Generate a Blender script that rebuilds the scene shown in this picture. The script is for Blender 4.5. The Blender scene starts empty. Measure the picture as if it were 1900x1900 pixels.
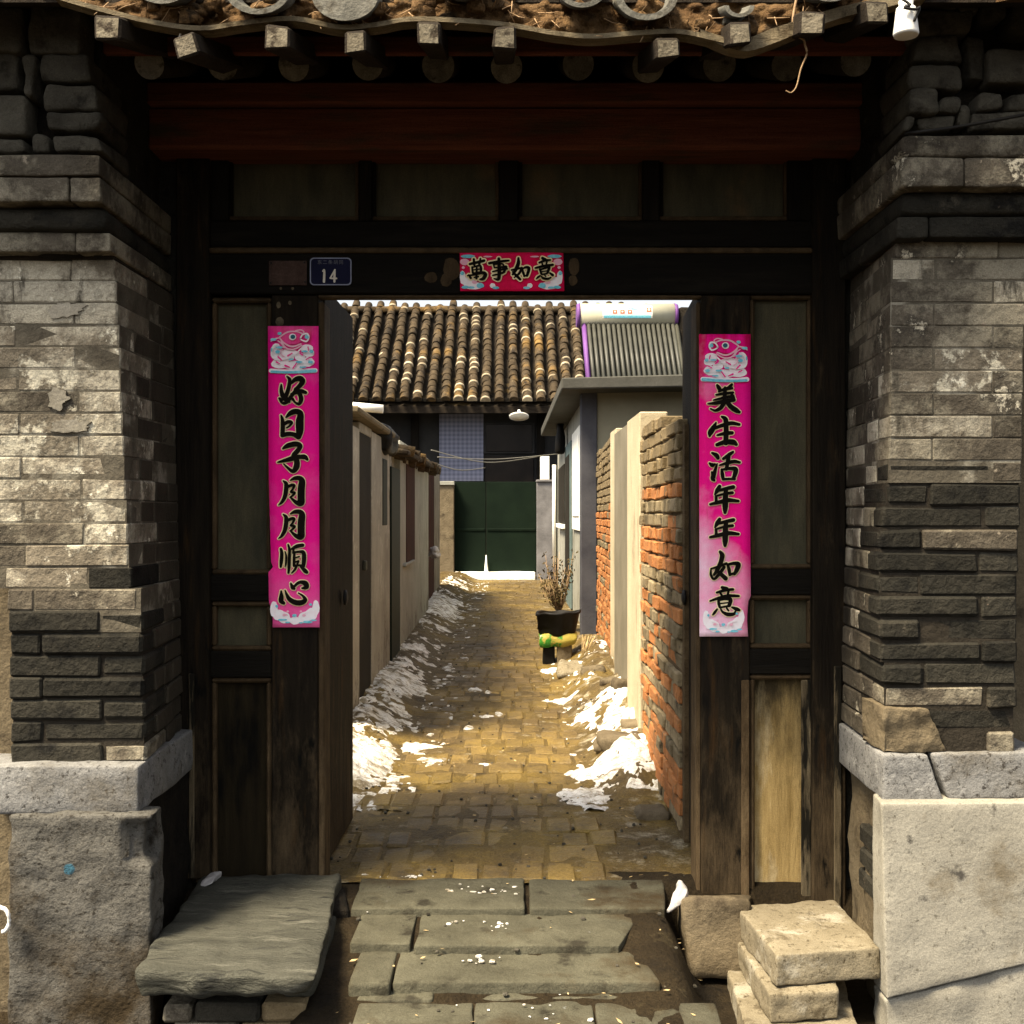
import bpy, math, random
from mathutils import Vector, noise

R = random.Random(7)
C = bpy.context.scene.collection
SC = bpy.context.scene
rad = math.radians

# ------------------------------------------------------------------ camera
F, CX, CY, H = 2160.0, 950.0, 955.0, 1.27
cam = bpy.data.cameras.new('camera'); camo = bpy.data.objects.new('camera', cam); C.objects.link(camo)
camo.location = (0, 0, H); camo.rotation_euler = (rad(90), 0, 0)
cam.sensor_width = 36; cam.lens = 36 * F / 1900; cam.shift_y = 5 / 1900
cam.clip_start = 0.05; cam.clip_end = 600
SC.camera = camo

# ------------------------------------------------------------------ light
SUN = Vector((1.0, 0.75, -2.0)).normalized()          # travel direction
el = math.asin(-SUN.z)
w = bpy.data.worlds.new('World'); SC.world = w; w.use_nodes = True
nt = w.node_tree; nt.nodes.clear()
sky = nt.nodes.new('ShaderNodeTexSky'); sky.sky_type = 'NISHITA'; sky.sun_disc = False
sky.sun_elevation = el; sky.sun_rotation = rad(233); sky.dust_density = 4.0; sky.air_density = 1.2
hs = nt.nodes.new('ShaderNodeHueSaturation'); hs.inputs['Saturation'].default_value = 0.22
bg = nt.nodes.new('ShaderNodeBackground'); bg.inputs['Strength'].default_value = 0.085
ow = nt.nodes.new('ShaderNodeOutputWorld')
nt.links.new(sky.outputs[0], hs.inputs['Color']); nt.links.new(hs.outputs[0], bg.inputs['Color'])
nt.links.new(bg.outputs[0], ow.inputs['Surface'])
sl = bpy.data.lights.new('sun', 'SUN'); sl.energy = 4.0; sl.angle = rad(16); sl.color = (1.0, 0.85, 0.61)
so = bpy.data.objects.new('sun', sl); C.objects.link(so)
so.rotation_euler = SUN.to_track_quat('-Z', 'Y').to_euler(); so.location = (-6, -6, 12)
vs = SC.view_settings
vs.view_transform = 'Standard'; vs.look = 'None'; vs.gamma = 1; vs.use_curve_mapping = False
vs.exposure = 1.75
SC.cycles.max_bounces = 8; SC.cycles.diffuse_bounces = 4

# ------------------------------------------------------------------ helpers
def PX(px, Y): return (px - CX) * Y / F
def PZ(py, Y): return H - (py - CY) * Y / F
def P(px, py, Y): return Vector((PX(px, Y), Y, PZ(py, Y)))
def nz(x, y, z): return noise.noise(Vector((x, y, z)))
def sm(t):
    t = max(0.0, min(1.0, t)); return t * t * (3 - 2 * t)

def lerp(pts, v):
    if v <= pts[0][0]: return pts[0][1]
    for (a, xa), (b, xb) in zip(pts, pts[1:]):
        if v <= b: return xa + (xb - xa) * (v - a) / (b - a)
    return pts[-1][1]

class MB:
    def __init__(s): s.v = []; s.f = []; s.m = []; s.sm = []
    def face(s, idx, mi=0, smooth=False): s.f.append(tuple(idx)); s.m.append(mi); s.sm.append(smooth)
    def poly(s, pts, mi=0):
        b = len(s.v); s.v += [tuple(p) for p in pts]; s.face(range(b, b + len(pts)), mi)
    def hexa(s, c8, ch=0.0, jit=0.0, mi=0, rnd=R):
        """chamfered box from 8 corners (x fastest, then y, then z)"""
        c = [Vector(p) + Vector((rnd.uniform(-jit, jit), rnd.uniform(-jit, jit), rnd.uniform(-jit, jit))) for p in c8]
        b = len(s.v)
        if ch <= 0:
            s.v += [tuple(p) for p in c]
            for q in ((0, 2, 3, 1), (4, 5, 7, 6), (0, 1, 5, 4), (2, 6, 7, 3), (0, 4, 6, 2), (1, 3, 7, 5)):
                s.face([b + i for i in q], mi)
            return
        V = {}
        for i in range(8):
            for ax in range(3):                       # vertex lying on the face normal to ax
                p = c[i].copy()
                for o in range(3):
                    if o != ax:
                        n = c[i ^ (1 << o)] - c[i]
                        L = n.length
                        if L > 1e-9: p = p + n * min(ch / L, 0.45) * rnd.uniform(0.75, 1.25)
                V[i, ax] = len(s.v); s.v.append(tuple(p))
        def fc(q): s.face(q, mi)
        for ax, (d0, d1) in ((0, (1, 2)), (1, (2, 0)), (2, (0, 1))):
            for sd in (0, 1):
                base = sd << ax
                q = [base, base | 1 << d0, base | 1 << d0 | 1 << d1, base | 1 << d1]
                if sd == 0: q = q[::-1]
                fc([V[i, ax] for i in q])
        for ax in range(3):                           # edges along ax
            a, d = (ax + 1) % 3, (ax + 2) % 3
            for sa in (0, 1):
                for sd in (0, 1):
                    i = sa << a | sd << d; j = i | 1 << ax
                    q = [V[i, a], V[j, a], V[j, d], V[i, d]]
                    if sa ^ sd: q = q[::-1]
                    fc(q)
        for i in range(8):
            q = [V[i, 0], V[i, 1], V[i, 2]]
            if bin(i).count('1') % 2 == 0: q = q[::-1]
            fc(q)
    def box(s, x0, x1, y0, y1, z0, z1, ch=0.0, jit=0.0, mi=0):
        s.hexa([(x, y, z) for z in (z0, z1) for y in (y0, y1) for x in (x0, x1)], ch, jit, mi)
    def tube(s, pts, r, n=8, mi=0, cap=True):
        pts = [Vector(p) for p in pts]; b = len(s.v); rs = r if isinstance(r, (list, tuple)) else [r] * len(pts)
        for i, p in enumerate(pts):
            t = (pts[min(i + 1, len(pts) - 1)] - pts[max(i - 1, 0)]).normalized()
            u = t.cross(Vector((0, 0, 1)))
            if u.length < 0.05: u = t.cross(Vector((0, 1, 0)))
            u.normalize(); v = t.cross(u)
            for k in range(n):
                a = 2 * math.pi * k / n
                s.v.append(tuple(p + (u * math.cos(a) + v * math.sin(a)) * rs[i]))
        for i in range(len(pts) - 1):
            for k in range(n):
                s.face([b + i * n + k, b + i * n + (k + 1) % n, b + (i + 1) * n + (k + 1) % n, b + (i + 1) * n + k], mi, True)
        if cap:
            s.face([b + k for k in range(n)][::-1], mi); e = b + (len(pts) - 1) * n
            s.face([e + k for k in range(n)], mi)
    def lathe(s, base, prof, n=16, mi=0, axis=Vector((0, 0, 1))):
        """profile (radius, height) round an axis"""
        axis = Vector(axis).normalized(); base = Vector(base)
        u = axis.orthogonal().normalized(); v = axis.cross(u); b = len(s.v)
        for r_, h_ in prof:
            for k in range(n):
                a = 2 * math.pi * k / n
                s.v.append(tuple(base + axis * h_ + (u * math.cos(a) + v * math.sin(a)) * max(r_, 1e-4)))
        for i in range(len(prof) - 1):
            for k in range(n):
                s.face([b + i * n + k, b + i * n + (k + 1) % n, b + (i + 1) * n + (k + 1) % n, b + (i + 1) * n + k], mi, True)
        s.face([b + k for k in range(n)][::-1], mi); e = b + (len(prof) - 1) * n
        s.face([e + k for k in range(n)], mi)
    def stone(s, c8, r=0.02, amp=0.008, freq=7.0, n=(8, 6, 4), seed=0, mi=0, smooth=True, warp=None):
        c = [Vector(p) for p in c8]
        h = [max(0.004, (sum(((c[i | 1 << a] - c[i]).length for i in range(8) if not i >> a & 1), 0.0) / 4) / 2) for a in range(3)]
        r = min(r, min(h) * 0.9)
        ax = []
        for a in range(3):
            hh = h[a]; L = [-hh, -hh + 0.3 * r, -hh + r]
            k = max(1, n[a] - 4)
            L += [-hh + r + (2 * hh - 2 * r) * i / k for i in range(1, k)]
            L += [hh - r, hh - 0.3 * r, hh]; ax.append(L)
        N = [len(L) for L in ax]; ids = {}
        def vid(i, j, k):
            if (i, j, k) in ids: return ids[i, j, k]
            p = Vector((ax[0][i], ax[1][j], ax[2][k]))
            q = Vector([max(-(h[a] - r), min(h[a] - r, p[a])) for a in range(3)])
            d = (p - q).normalized()
            p = q + d * r
            u = [(p[a] / h[a] + 1) / 2 for a in range(3)]
            w_ = Vector((0, 0, 0))
            for t in range(8):
                f = 1.0
                for a in range(3): f *= u[a] if t >> a & 1 else 1 - u[a]
                w_ += c[t] * f
            S = Vector((seed * 3.7, seed * 1.3, seed * 2.1))
            nn = noise.fractal((w_ + S) * freq, 1.0, 2.0, 4) + 0.4 * noise.noise((w_ + S) * freq * 0.35)
            w_ = w_ + d * nn * amp
            if warp: w_ = warp(w_, u)
            ids[i, j, k] = len(s.v); s.v.append(tuple(w_)); return ids[i, j, k]
        for a in range(3):
            d0, d1 = (a + 1) % 3, (a + 2) % 3
            for side in (0, N[a] - 1):
                for i in range(N[d0] - 1):
                    for j in range(N[d1] - 1):
                        q = []
                        for di, dj in ((0, 0), (1, 0), (1, 1), (0, 1)):
                            t = [0, 0, 0]; t[a] = side; t[d0] = i + di; t[d1] = j + dj; q.append(vid(*t))
                        s.face(q if side else q[::-1], mi, smooth)
    def grid(s, fn, nu, nv, mi=0, smooth=True, keep=None, flip=False):
        b = len(s.v); T = []
        for j in range(nv + 1):
            for i in range(nu + 1):
                p = fn(i / nu, j / nv)
                if keep: T.append(p[1]); p = p[0]
                s.v.append(tuple(p))
        for j in range(nv):
            for i in range(nu):
                a = j * (nu + 1) + i; q = [a, a + 1, a + nu + 2, a + nu + 1]
                if keep and not keep([T[k] for k in q]): continue
                if flip: q = q[::-1]
                s.face([b + k for k in q], mi, smooth)
    def mesh(s, name, mats, o=Vector((0, 0, 0))):
        used = sorted({i for f in s.f for i in f}); mp = {i: k for k, i in enumerate(used)}
        me = bpy.data.meshes.new(name)
        me.from_pydata([(s.v[i][0] - o.x, s.v[i][1] - o.y, s.v[i][2] - o.z) for i in used], [], [[mp[i] for i in f] for f in s.f])
        for m in (mats if isinstance(mats, (list, tuple)) else [mats]): me.materials.append(m)
        me.polygons.foreach_set('material_index', s.m); me.polygons.foreach_set('use_smooth', s.sm)
        me.update(); return me
    def build(s, name, mats, parent=None, **props):
        xs = [p for f in s.f for p in f]
        n = max(1, len(xs))
        lo = [min(s.v[i][a] for i in xs) for a in range(3)]; hi = [max(s.v[i][a] for i in xs) for a in range(3)]
        o = Vector([(lo[a] + hi[a]) / 2 for a in range(3)])
        if parent is None: o.z = lo[2]
        ob = bpy.data.objects.new(name, s.mesh(name, mats, o)); C.objects.link(ob)
        link(ob, o, parent)
        for k, v in props.items(): ob[k] = v
        return ob
WL = {}                                               # world location of every parent
def link(ob, o, parent):
    WL[ob.name] = Vector(o)
    if parent is not None:
        ob.parent = parent; ob.location = Vector(o) - WL[parent.name]
    else: ob.location = o
def thing(name, loc, label, cat, group=None, kind=None):
    e = bpy.data.objects.new(name, None); C.objects.link(e); e.empty_display_size = 0.1
    link(e, Vector(loc), None)
    e['label'] = label
    if cat: e['category'] = cat
    if group: e['group'] = group
    if kind: e['kind'] = kind
    return e
def tag(o, label, cat, group=None, kind=None):
    o['label'] = label
    if cat: o['category'] = cat
    if group: o['group'] = group
    if kind: o['kind'] = kind
    return o
def c8(x0, x1, y0, y1, z0, z1): return [(x, y, z) for z in (z0, z1) for y in (y0, y1) for x in (x0, x1)]

# ------------------------------------------------------------------ materials
def mat(name, c1, c2, scale=6, stretch=(1, 1, 1), rough=0.85, bump=0.25, bscale=40, var=0.15, patches=(), grain=0.25, spec=0.12, metal=0.0, rvar=0.0, gscale=260, k=1.0):
    if not any(q in name for q in ('paper', 'print', 'snow', 'white', 'porcelain')): k *= 0.80
    c1 = tuple(x * k for x in c1); c2 = tuple(x * k for x in c2); patches = [dict(p, col=tuple(x * k for x in p['col'])) for p in patches]
    m = bpy.data.materials.new(name); m.use_nodes = True; t = m.node_tree; N = t.nodes; N.clear(); L = t.links
    out = N.new('ShaderNodeOutputMaterial'); b = N.new('ShaderNodeBsdfPrincipled'); L.new(b.outputs[0], out.inputs['Surface'])
    b.inputs['Specular IOR Level'].default_value = spec; b.inputs['Metallic'].default_value = metal
    g = N.new('ShaderNodeNewGeometry'); pos = g.outputs['Position']
    def mapped(st):
        mp = N.new('ShaderNodeMapping'); mp.inputs['Scale'].default_value = st; L.new(pos, mp.inputs['Vector']); return mp.outputs[0]
    def nse(sc, st=(1, 1, 1), det=7.0, ro=0.6):
        n = N.new('ShaderNodeTexNoise'); n.inputs['Scale'].default_value = sc; n.inputs['Detail'].default_value = det; n.inputs['Roughness'].default_value = ro
        L.new(mapped(st), n.inputs['Vector']); return n.outputs['Fac']
    def mr(v, a, bb, lo=0.0, hi=1.0):
        n = N.new('ShaderNodeMapRange'); L.new(v, n.inputs[0])
        for k, x in zip((1, 2, 3, 4), (a, bb, lo, hi)): n.inputs[k].default_value = x
        return n.outputs[0]
    def mix(f, a, c):
        n = N.new('ShaderNodeMix'); n.data_type = 'RGBA'; L.new(f, n.inputs[0])
        for s_, x in ((6, a), (7, c)):
            if isinstance(x, tuple): n.inputs[s_].default_value = (*x, 1)
            else: L.new(x, n.inputs[s_])
        return n.outputs[2]
    def math_(op, a, c):
        n = N.new('ShaderNodeMath'); n.operation = op
        for s_, x in ((0, a), (1, c)):
            if isinstance(x, (int, float)): n.inputs[s_].default_value = x
            else: L.new(x, n.inputs[s_])
        return n.outputs[0]
    n1 = nse(scale, stretch)
    col = mix(mr(n1, 0.32, 0.68), c1, c2)
    for p in patches:
        if 'at' in p:
            dn = N.new('ShaderNodeVectorMath'); dn.operation = 'DISTANCE'; L.new(pos, dn.inputs[0]); dn.inputs[1].default_value = p['at']
            f = math_('ADD', dn.outputs['Value'], math_('MULTIPLY', nse(40), p['r'] * 0.8))
            col = mix(mr(f, p['r'] * 1.15, p['r'] * 1.45, 1, 0), col, p['col']); continue
        f = nse(p.get('scale', 4), p.get('stretch', (1, 1, 1)), 8.0, p.get('ro', 0.62))
        for ax_, key in ((0, 'x'), (1, 'y'), (2, 'z')):
            if key in p:                              # (from, to, amount added to the noise)
                sx = N.new('ShaderNodeSeparateXYZ'); L.new(pos, sx.inputs[0])
                a, bb, amt = p[key]
                f = math_('ADD', f, math_('MULTIPLY', mr(sx.outputs[ax_], a, bb), amt))
        col = mix(mr(f, p['lo'], p['hi'], 0, p.get('op', 1.0)), col, p['col'])
    if grain:
        gv = mr(nse(gscale, (1, 1, 1), 2.0), 0.25, 0.75, 1 - grain, 1 + grain)
        n = N.new('ShaderNodeMix'); n.data_type = 'RGBA'; n.blend_type = 'MULTIPLY'; n.inputs[0].default_value = 1
        cc = N.new('ShaderNodeCombineColor')
        for i in range(3): L.new(gv, cc.inputs[i])
        L.new(col, n.inputs[6]); L.new(cc.outputs[0], n.inputs[7]); col = n.outputs[2]
    if var:
        oi = N.new('ShaderNodeObjectInfo')
        h = N.new('ShaderNodeHueSaturation'); L.new(col, h.inputs['Color'])
        L.new(mr(oi.outputs['Random'], 0, 1, 1 - var, 1 + var), h.inputs['Value'])
        col = h.outputs[0]
    L.new(col, b.inputs['Base Color'])
    if rvar: L.new(mr(n1, 0.3, 0.7, max(0.05, rough - rvar), min(1, rough + rvar)), b.inputs['Roughness'])
    else: b.inputs['Roughness'].default_value = rough
    if bump:
        bn = N.new('ShaderNodeBump'); bn.inputs['Strength'].default_value = bump; bn.inputs['Distance'].default_value = 0.02
        hh = math_('ADD', math_('MULTIPLY', n1, 0.7), nse(bscale, stretch, 6.0, 0.65))
        L.new(hh, bn.inputs['Height']); L.new(bn.outputs[0], b.inputs['Normal'])
    return m

WHITE = (0.62, 0.58, 0.48)
M = {}
M['brick_lime'] = mat('limewashed_brick', (0.105, 0.088, 0.064), (0.20, 0.17, 0.125), 9, bump=0.7, bscale=45, var=0.16, k=1.3, patches=(
    dict(col=(0.40, 0.36, 0.275), scale=2.6, ro=0.72, lo=0.46, hi=0.55), dict(col=(0.055, 0.047, 0.036), scale=6, ro=0.75, lo=0.52, hi=0.62),
    dict(col=(0.48, 0.44, 0.34), scale=6, ro=0.72, lo=0.55, hi=0.60), dict(col=(0.08, 0.07, 0.052), scale=11, stretch=(1.3, 1, 0.35), ro=0.7, lo=0.56, hi=0.66), dict(col=(0.60, 0.56, 0.45), scale=14, ro=0.7, lo=0.62, hi=0.65)))
M['brick_mid'] = mat('weathered_grey_brick', (0.085, 0.071, 0.052), (0.16, 0.135, 0.10), 9, bump=0.7, bscale=45, var=0.2, k=0.82, patches=(
    dict(col=(0.34, 0.30, 0.22), scale=3.2, ro=0.72, lo=0.50, hi=0.60, z=(1.0, 1.6, 0.03)), dict(col=(0.035, 0.03, 0.024), scale=5, ro=0.72, lo=0.54, hi=0.64),
    dict(col=(0.70, 0.63, 0.48), scale=5, ro=0.75, lo=0.60, hi=0.64), dict(col=(0.42, 0.35, 0.26), scale=22, lo=0.66, hi=0.70)))
M['brick_dark'] = mat('dark_grey_brick', (0.026, 0.0245, 0.019), (0.058, 0.052, 0.039), 8, bump=0.7, bscale=50, var=0.32, patches=(
    dict(col=(0.15, 0.13, 0.095), scale=6, ro=0.75, lo=0.60, hi=0.68), dict(col=(0.014, 0.013, 0.011), scale=7, ro=0.7, lo=0.54, hi=0.64), dict(col=(0.26, 0.19, 0.14), scale=16, ro=0.75, lo=0.66, hi=0.70)), k=0.72)
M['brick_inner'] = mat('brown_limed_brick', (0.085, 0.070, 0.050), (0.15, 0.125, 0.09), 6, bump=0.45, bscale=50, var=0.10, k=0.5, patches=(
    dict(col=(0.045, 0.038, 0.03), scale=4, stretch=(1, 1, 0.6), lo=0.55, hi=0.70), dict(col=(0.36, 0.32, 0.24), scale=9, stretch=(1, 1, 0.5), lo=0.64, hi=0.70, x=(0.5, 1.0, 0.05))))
M['mortar'] = mat('old_mortar', (0.05, 0.042, 0.03), (0.11, 0.09, 0.065), 14, bump=0.5, var=0, k=0.35)
M['lime_mortar'] = mat('lime_mortar', (0.13, 0.11, 0.08), (0.24, 0.21, 0.155), 12, bump=0.5, var=0, patches=(dict(col=(0.45, 0.41, 0.32), scale=6, lo=0.54, hi=0.62),), k=0.6)
M['plaster_patch'] = mat('lime_plaster_patch', (0.38, 0.34, 0.26), (0.55, 0.50, 0.40), 9, bump=0.4, var=0.1, patches=(dict(col=(0.2, 0.17, 0.13), scale=7, lo=0.56, hi=0.7),), k=0.7)
M['tan_plaster'] = mat('tan_mud_plaster', (0.20, 0.155, 0.095), (0.34, 0.27, 0.17), 7, bump=0.5, var=0.1, patches=(dict(col=(0.11, 0.085, 0.055), scale=6, lo=0.55, hi=0.68),), k=0.55)
M['granite'] = mat('pale_granite', (0.33, 0.325, 0.315), (0.50, 0.49, 0.47), 9, bump=0.4, bscale=70, var=0.08, patches=(
    dict(col=(0.10, 0.092, 0.085), scale=55, ro=0.75, lo=0.55, hi=0.62), dict(col=(0.62, 0.61, 0.58), scale=10, ro=0.75, lo=0.56, hi=0.64), dict(col=(0.22, 0.185, 0.13), scale=3, lo=0.52, hi=0.72)), grain=0.3, k=0.5)
M['granite_dirty'] = mat('stained_granite', (0.24, 0.225, 0.195), (0.40, 0.38, 0.335), 6, bump=0.6, bscale=60, var=0.06, patches=(
    dict(col=(0.16, 0.42, 0.58), at=(PX(128, 3.34), 3.34, PZ(1613, 3.34)), r=0.016),
    dict(col=(0.10, 0.088, 0.07), scale=38, ro=0.75, stretch=(1, 1, 1.6), lo=0.54, hi=0.61), dict(col=(0.10, 0.082, 0.06), scale=9, lo=0.57, hi=0.68), dict(col=(0.12, 0.085, 0.045), scale=2.6, lo=0.52, hi=0.70, z=(0.25, -0.15, 0.12))), grain=0.3, k=0.33)
M['granite_light'] = mat('light_granite', (0.36, 0.335, 0.275), (0.50, 0.47, 0.39), 6, bump=0.2, bscale=70, var=0.05, patches=(
    dict(col=(0.20, 0.18, 0.14), scale=60, ro=0.75, lo=0.57, hi=0.65), dict(col=(0.22, 0.18, 0.12), scale=4, lo=0.58, hi=0.72), dict(col=(0.12, 0.11, 0.095), scale=12, lo=0.64, hi=0.72)), grain=0.28, k=0.66)
M['slate'] = mat('grey_green_stone_slab', (0.13, 0.128, 0.10), (0.24, 0.235, 0.185), 8, (0.5, 2.2, 1.6), bump=0.7, bscale=45, var=0.05, patches=(
    dict(col=(0.36, 0.35, 0.28), scale=9, stretch=(0.4, 3, 2), lo=0.58, hi=0.68), dict(col=(0.06, 0.06, 0.052), scale=11, stretch=(0.5, 2.5, 1.5), lo=0.56, hi=0.68)), grain=0.35, k=0.38)
M['step_stone'] = mat('worn_step_stone', (0.15, 0.14, 0.095), (0.26, 0.245, 0.17), 7, bump=0.4, bscale=50, var=0.12, patches=(
    dict(col=(0.075, 0.066, 0.045), scale=8, lo=0.57, hi=0.68), dict(col=(0.11, 0.075, 0.035), scale=3, lo=0.55, hi=0.70, x=(0.15, 0.6, 0.12)), dict(col=(0.42, 0.42, 0.38), scale=26, lo=0.70, hi=0.75)), grain=0.3, k=0.4)
M['block_tan'] = mat('tan_kerb_stone', (0.33, 0.275, 0.18), (0.48, 0.41, 0.28), 8, bump=0.3, bscale=60, var=0.12, patches=(
    dict(col=(0.18, 0.14, 0.085), scale=9, lo=0.58, hi=0.70), dict(col=(0.62, 0.56, 0.43), scale=5, ro=0.7, lo=0.54, hi=0.62), dict(col=(0.16, 0.125, 0.075), scale=45, ro=0.75, lo=0.56, hi=0.62), dict(col=(0.2, 0.16, 0.10), scale=9, ro=0.75, lo=0.56, hi=0.68)), grain=0.3, k=0.52)
M['earth'] = mat('damp_brown_earth', (0.055, 0.037, 0.017), (0.115, 0.08, 0.038), 6, bump=0.8, bscale=50, var=0, patches=(
    dict(col=(0.16, 0.12, 0.06), scale=11, lo=0.58, hi=0.68), dict(col=(0.035, 0.025, 0.014), scale=3, lo=0.54, hi=0.66)), grain=0.4, gscale=120, k=0.28)
M['alley_earth'] = mat('mossy_alley_earth', (0.085, 0.058, 0.024), (0.16, 0.112, 0.046), 4, rough=0.5, bump=0.8, bscale=40, var=0, patches=(
    dict(col=(0.27, 0.18, 0.042), scale=1.7, ro=0.65, lo=0.48, hi=0.70, y=(8.8, 5.6, 0.05)), dict(col=(0.045, 0.03, 0.014), scale=4, ro=0.72, lo=0.54, hi=0.68), dict(col=(0.40, 0.34, 0.23), scale=9, ro=0.75, lo=0.58, hi=0.68, x=(0.1, 0.5, 0.06))), grain=0.4, gscale=120, k=0.82)
M['mud'] = mat('orange_roof_mud', (0.17, 0.09, 0.035), (0.34, 0.20, 0.085), 13, bump=0.9, bscale=60, var=0.1, patches=(dict(col=(0.07, 0.045, 0.022), scale=15, lo=0.54, hi=0.64),), grain=0.35, k=0.55)
def wood(name, a, b, st, **k):
    return mat(name, a, b, 5, st, rough=k.pop('rough', 0.75), bump=0.35, bscale=16, grain=0.2, spec=0.07, **dict(dict(k=0.40), **k))
VST, HST = (9, 9, 0.7), (0.7, 9, 9)
worn = dict(col=(0.22, 0.155, 0.085), scale=5, stretch=(3, 3, 0.8), ro=0.75, lo=0.60, hi=0.92, z=(0.8, 0.0, 0.24), x=(0.4, 1.0, 0.05))
M['wood_v'] = wood('black_lacquered_wood', (0.014, 0.0115, 0.0085), (0.032, 0.025, 0.017), VST, var=0.15, patches=(dict(col=(0.075, 0.05, 0.028), scale=4, stretch=(6, 6, 0.6), lo=0.60, hi=0.72),))
M['wood_worn'] = wood('worn_dark_wood', (0.018, 0.0135, 0.009), (0.045, 0.033, 0.02), VST, var=0.15, patches=(
    dict(col=(0.10, 0.055, 0.022), scale=4, stretch=(5, 5, 0.6), lo=0.57, hi=0.70), worn, dict(col=(0.01, 0.009, 0.007), scale=9, stretch=(2, 2, 0.6), lo=0.60, hi=0.68)))
M['wood_h'] = wood('black_lacquered_beam', (0.014, 0.0115, 0.0085), (0.028, 0.023, 0.016), HST, var=0.1, patches=(dict(col=(0.05, 0.042, 0.03), scale=3, stretch=(0.6, 4, 4), lo=0.58, hi=0.72),))
M['panel_dark'] = wood('dark_olive_panel', k=1.75, a=(0.026, 0.025, 0.016), b=(0.052, 0.045, 0.026), st=(3, 3, 0.8), var=0.1, patches=(dict(col=(0.075, 0.05, 0.025), scale=3, lo=0.60, hi=0.72),))
M['panel_left'] = wood('brown_stained_panel', (0.035, 0.026, 0.014), (0.075, 0.055, 0.026), (4, 4, 0.5), var=0.05, patches=(dict(col=(0.012, 0.011, 0.008), scale=2.6, stretch=(3, 3, 0.9), lo=0.52, hi=0.64, z=(0.25, 0.65, 0.08)),))
M['panel_bare_painted_sun'] = wood('bare_wood_painted_sun', k=1.35, a=(0.20, 0.135, 0.05), b=(0.40, 0.285, 0.12), st=(4, 4, 0.5), var=0.05, patches=(
    dict(col=(0.55, 0.45, 0.27), scale=3, stretch=(3, 3, 0.7), lo=0.50, hi=0.66), dict(col=(0.11, 0.075, 0.03), scale=4, stretch=(2, 2, 0.8), ro=0.75, lo=0.52, hi=0.72), dict(col=(0.035, 0.026, 0.013), scale=4, stretch=(2, 2, 0.6), ro=0.75, lo=0.55, hi=0.95, z=(0.30, 0.80, 0.55))))  # bare wood, sun glow painted in; dirt and painted eave shade towards top
M['moulding'] = wood('brown_wood_moulding', k=0.85, a=(0.045, 0.030, 0.016), b=(0.10, 0.066, 0.034), st=(5, 5, 2), var=0.12, patches=(worn,))
M['moulding_pale'] = wood('pale_worn_moulding', (0.20, 0.15, 0.085), (0.40, 0.32, 0.20), VST, var=0.1, patches=(dict(col=(0.03, 0.026, 0.018), scale=6, stretch=(5, 5, 0.7), lo=0.52, hi=0.62, z=(0.1, 0.6, 0.12)),))
M['red_wood'] = wood('faded_red_beam', k=2.5, a=(0.045, 0.014, 0.008), b=(0.075, 0.026, 0.014), st=HST, var=0.12, patches=(dict(col=(0.03, 0.02, 0.012), scale=3, stretch=(0.8, 4, 4), lo=0.54, hi=0.68),))
M['rafter_end'] = mat('grey_rafter_end', (0.12, 0.105, 0.08), (0.24, 0.215, 0.165), 25, bump=0.5, bscale=90, var=0.3, patches=(dict(col=(0.05, 0.042, 0.03), scale=22, lo=0.56, hi=0.66),), k=0.85)
M['sawn_end'] = mat('sawn_timber_end', (0.30, 0.25, 0.17), (0.50, 0.43, 0.31), 25, bump=0.5, bscale=90, var=0.25, patches=(dict(col=(0.10, 0.075, 0.05), scale=24, lo=0.54, hi=0.64),), k=0.42)
M['rafter_wood'] = mat('dark_rafter_wood', (0.022, 0.016, 0.011), (0.05, 0.037, 0.024), 12, (4, 1, 4), bump=0.4, var=0.2, k=0.7)
M['lath'] = mat('grey_weathered_lath', (0.26, 0.20, 0.12), (0.46, 0.37, 0.23), 8, (1, 8, 8), bump=0.4, var=0.15, patches=(dict(col=(0.12, 0.085, 0.045), scale=9, lo=0.55, hi=0.66),), k=0.45)
M['roof_tile'] = mat('grey_clay_eave_tile', (0.22, 0.21, 0.175), (0.38, 0.36, 0.30), 12, bump=0.4, bscale=60, var=0.2, patches=(dict(col=(0.12, 0.10, 0.07), scale=12, lo=0.56, hi=0.66),), k=0.5)
M['far_tile'] = mat('lichened_roof_tile', (0.085, 0.06, 0.034), (0.18, 0.13, 0.075), 9, bump=0.6, bscale=25, var=0.25, k=0.46, patches=(
    dict(col=(0.42, 0.25, 0.08), scale=1.1, ro=0.7, lo=0.53, hi=0.66), dict(col=(0.03, 0.024, 0.018), scale=3, ro=0.7, lo=0.52, hi=0.64), dict(col=(0.40, 0.32, 0.21), scale=7, ro=0.75, lo=0.60, hi=0.66)), gscale=60)
M['far_tip'] = mat('snowy_tile_tip', (0.24, 0.19, 0.12), (0.44, 0.37, 0.26), 9, bump=0.3, var=0.35)
M['far_pan'] = mat('dark_pan_tile', (0.045, 0.034, 0.022), (0.10, 0.075, 0.045), 5, bump=0.5, bscale=20, var=0, patches=(dict(col=(0.30, 0.19, 0.06), scale=0.9, lo=0.56, hi=0.68),), k=0.4)
M['far_wall'] = mat('dark_grey_house_wall', (0.03, 0.03, 0.03), (0.06, 0.058, 0.055), 3, bump=0.2, var=0, k=0.6)
M['check'] = None
M['dark_glass'] = mat('dark_window_glass', (0.012, 0.010, 0.009), (0.022, 0.017, 0.014), 3, rough=0.25, bump=0, var=0, grain=0)
M['green_gate'] = mat('dark_green_paint', (0.008, 0.022, 0.011), (0.016, 0.036, 0.018), 3, rough=0.85, bump=0.1, var=0.1, grain=0.15, spec=0.1, k=0.36)
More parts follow.
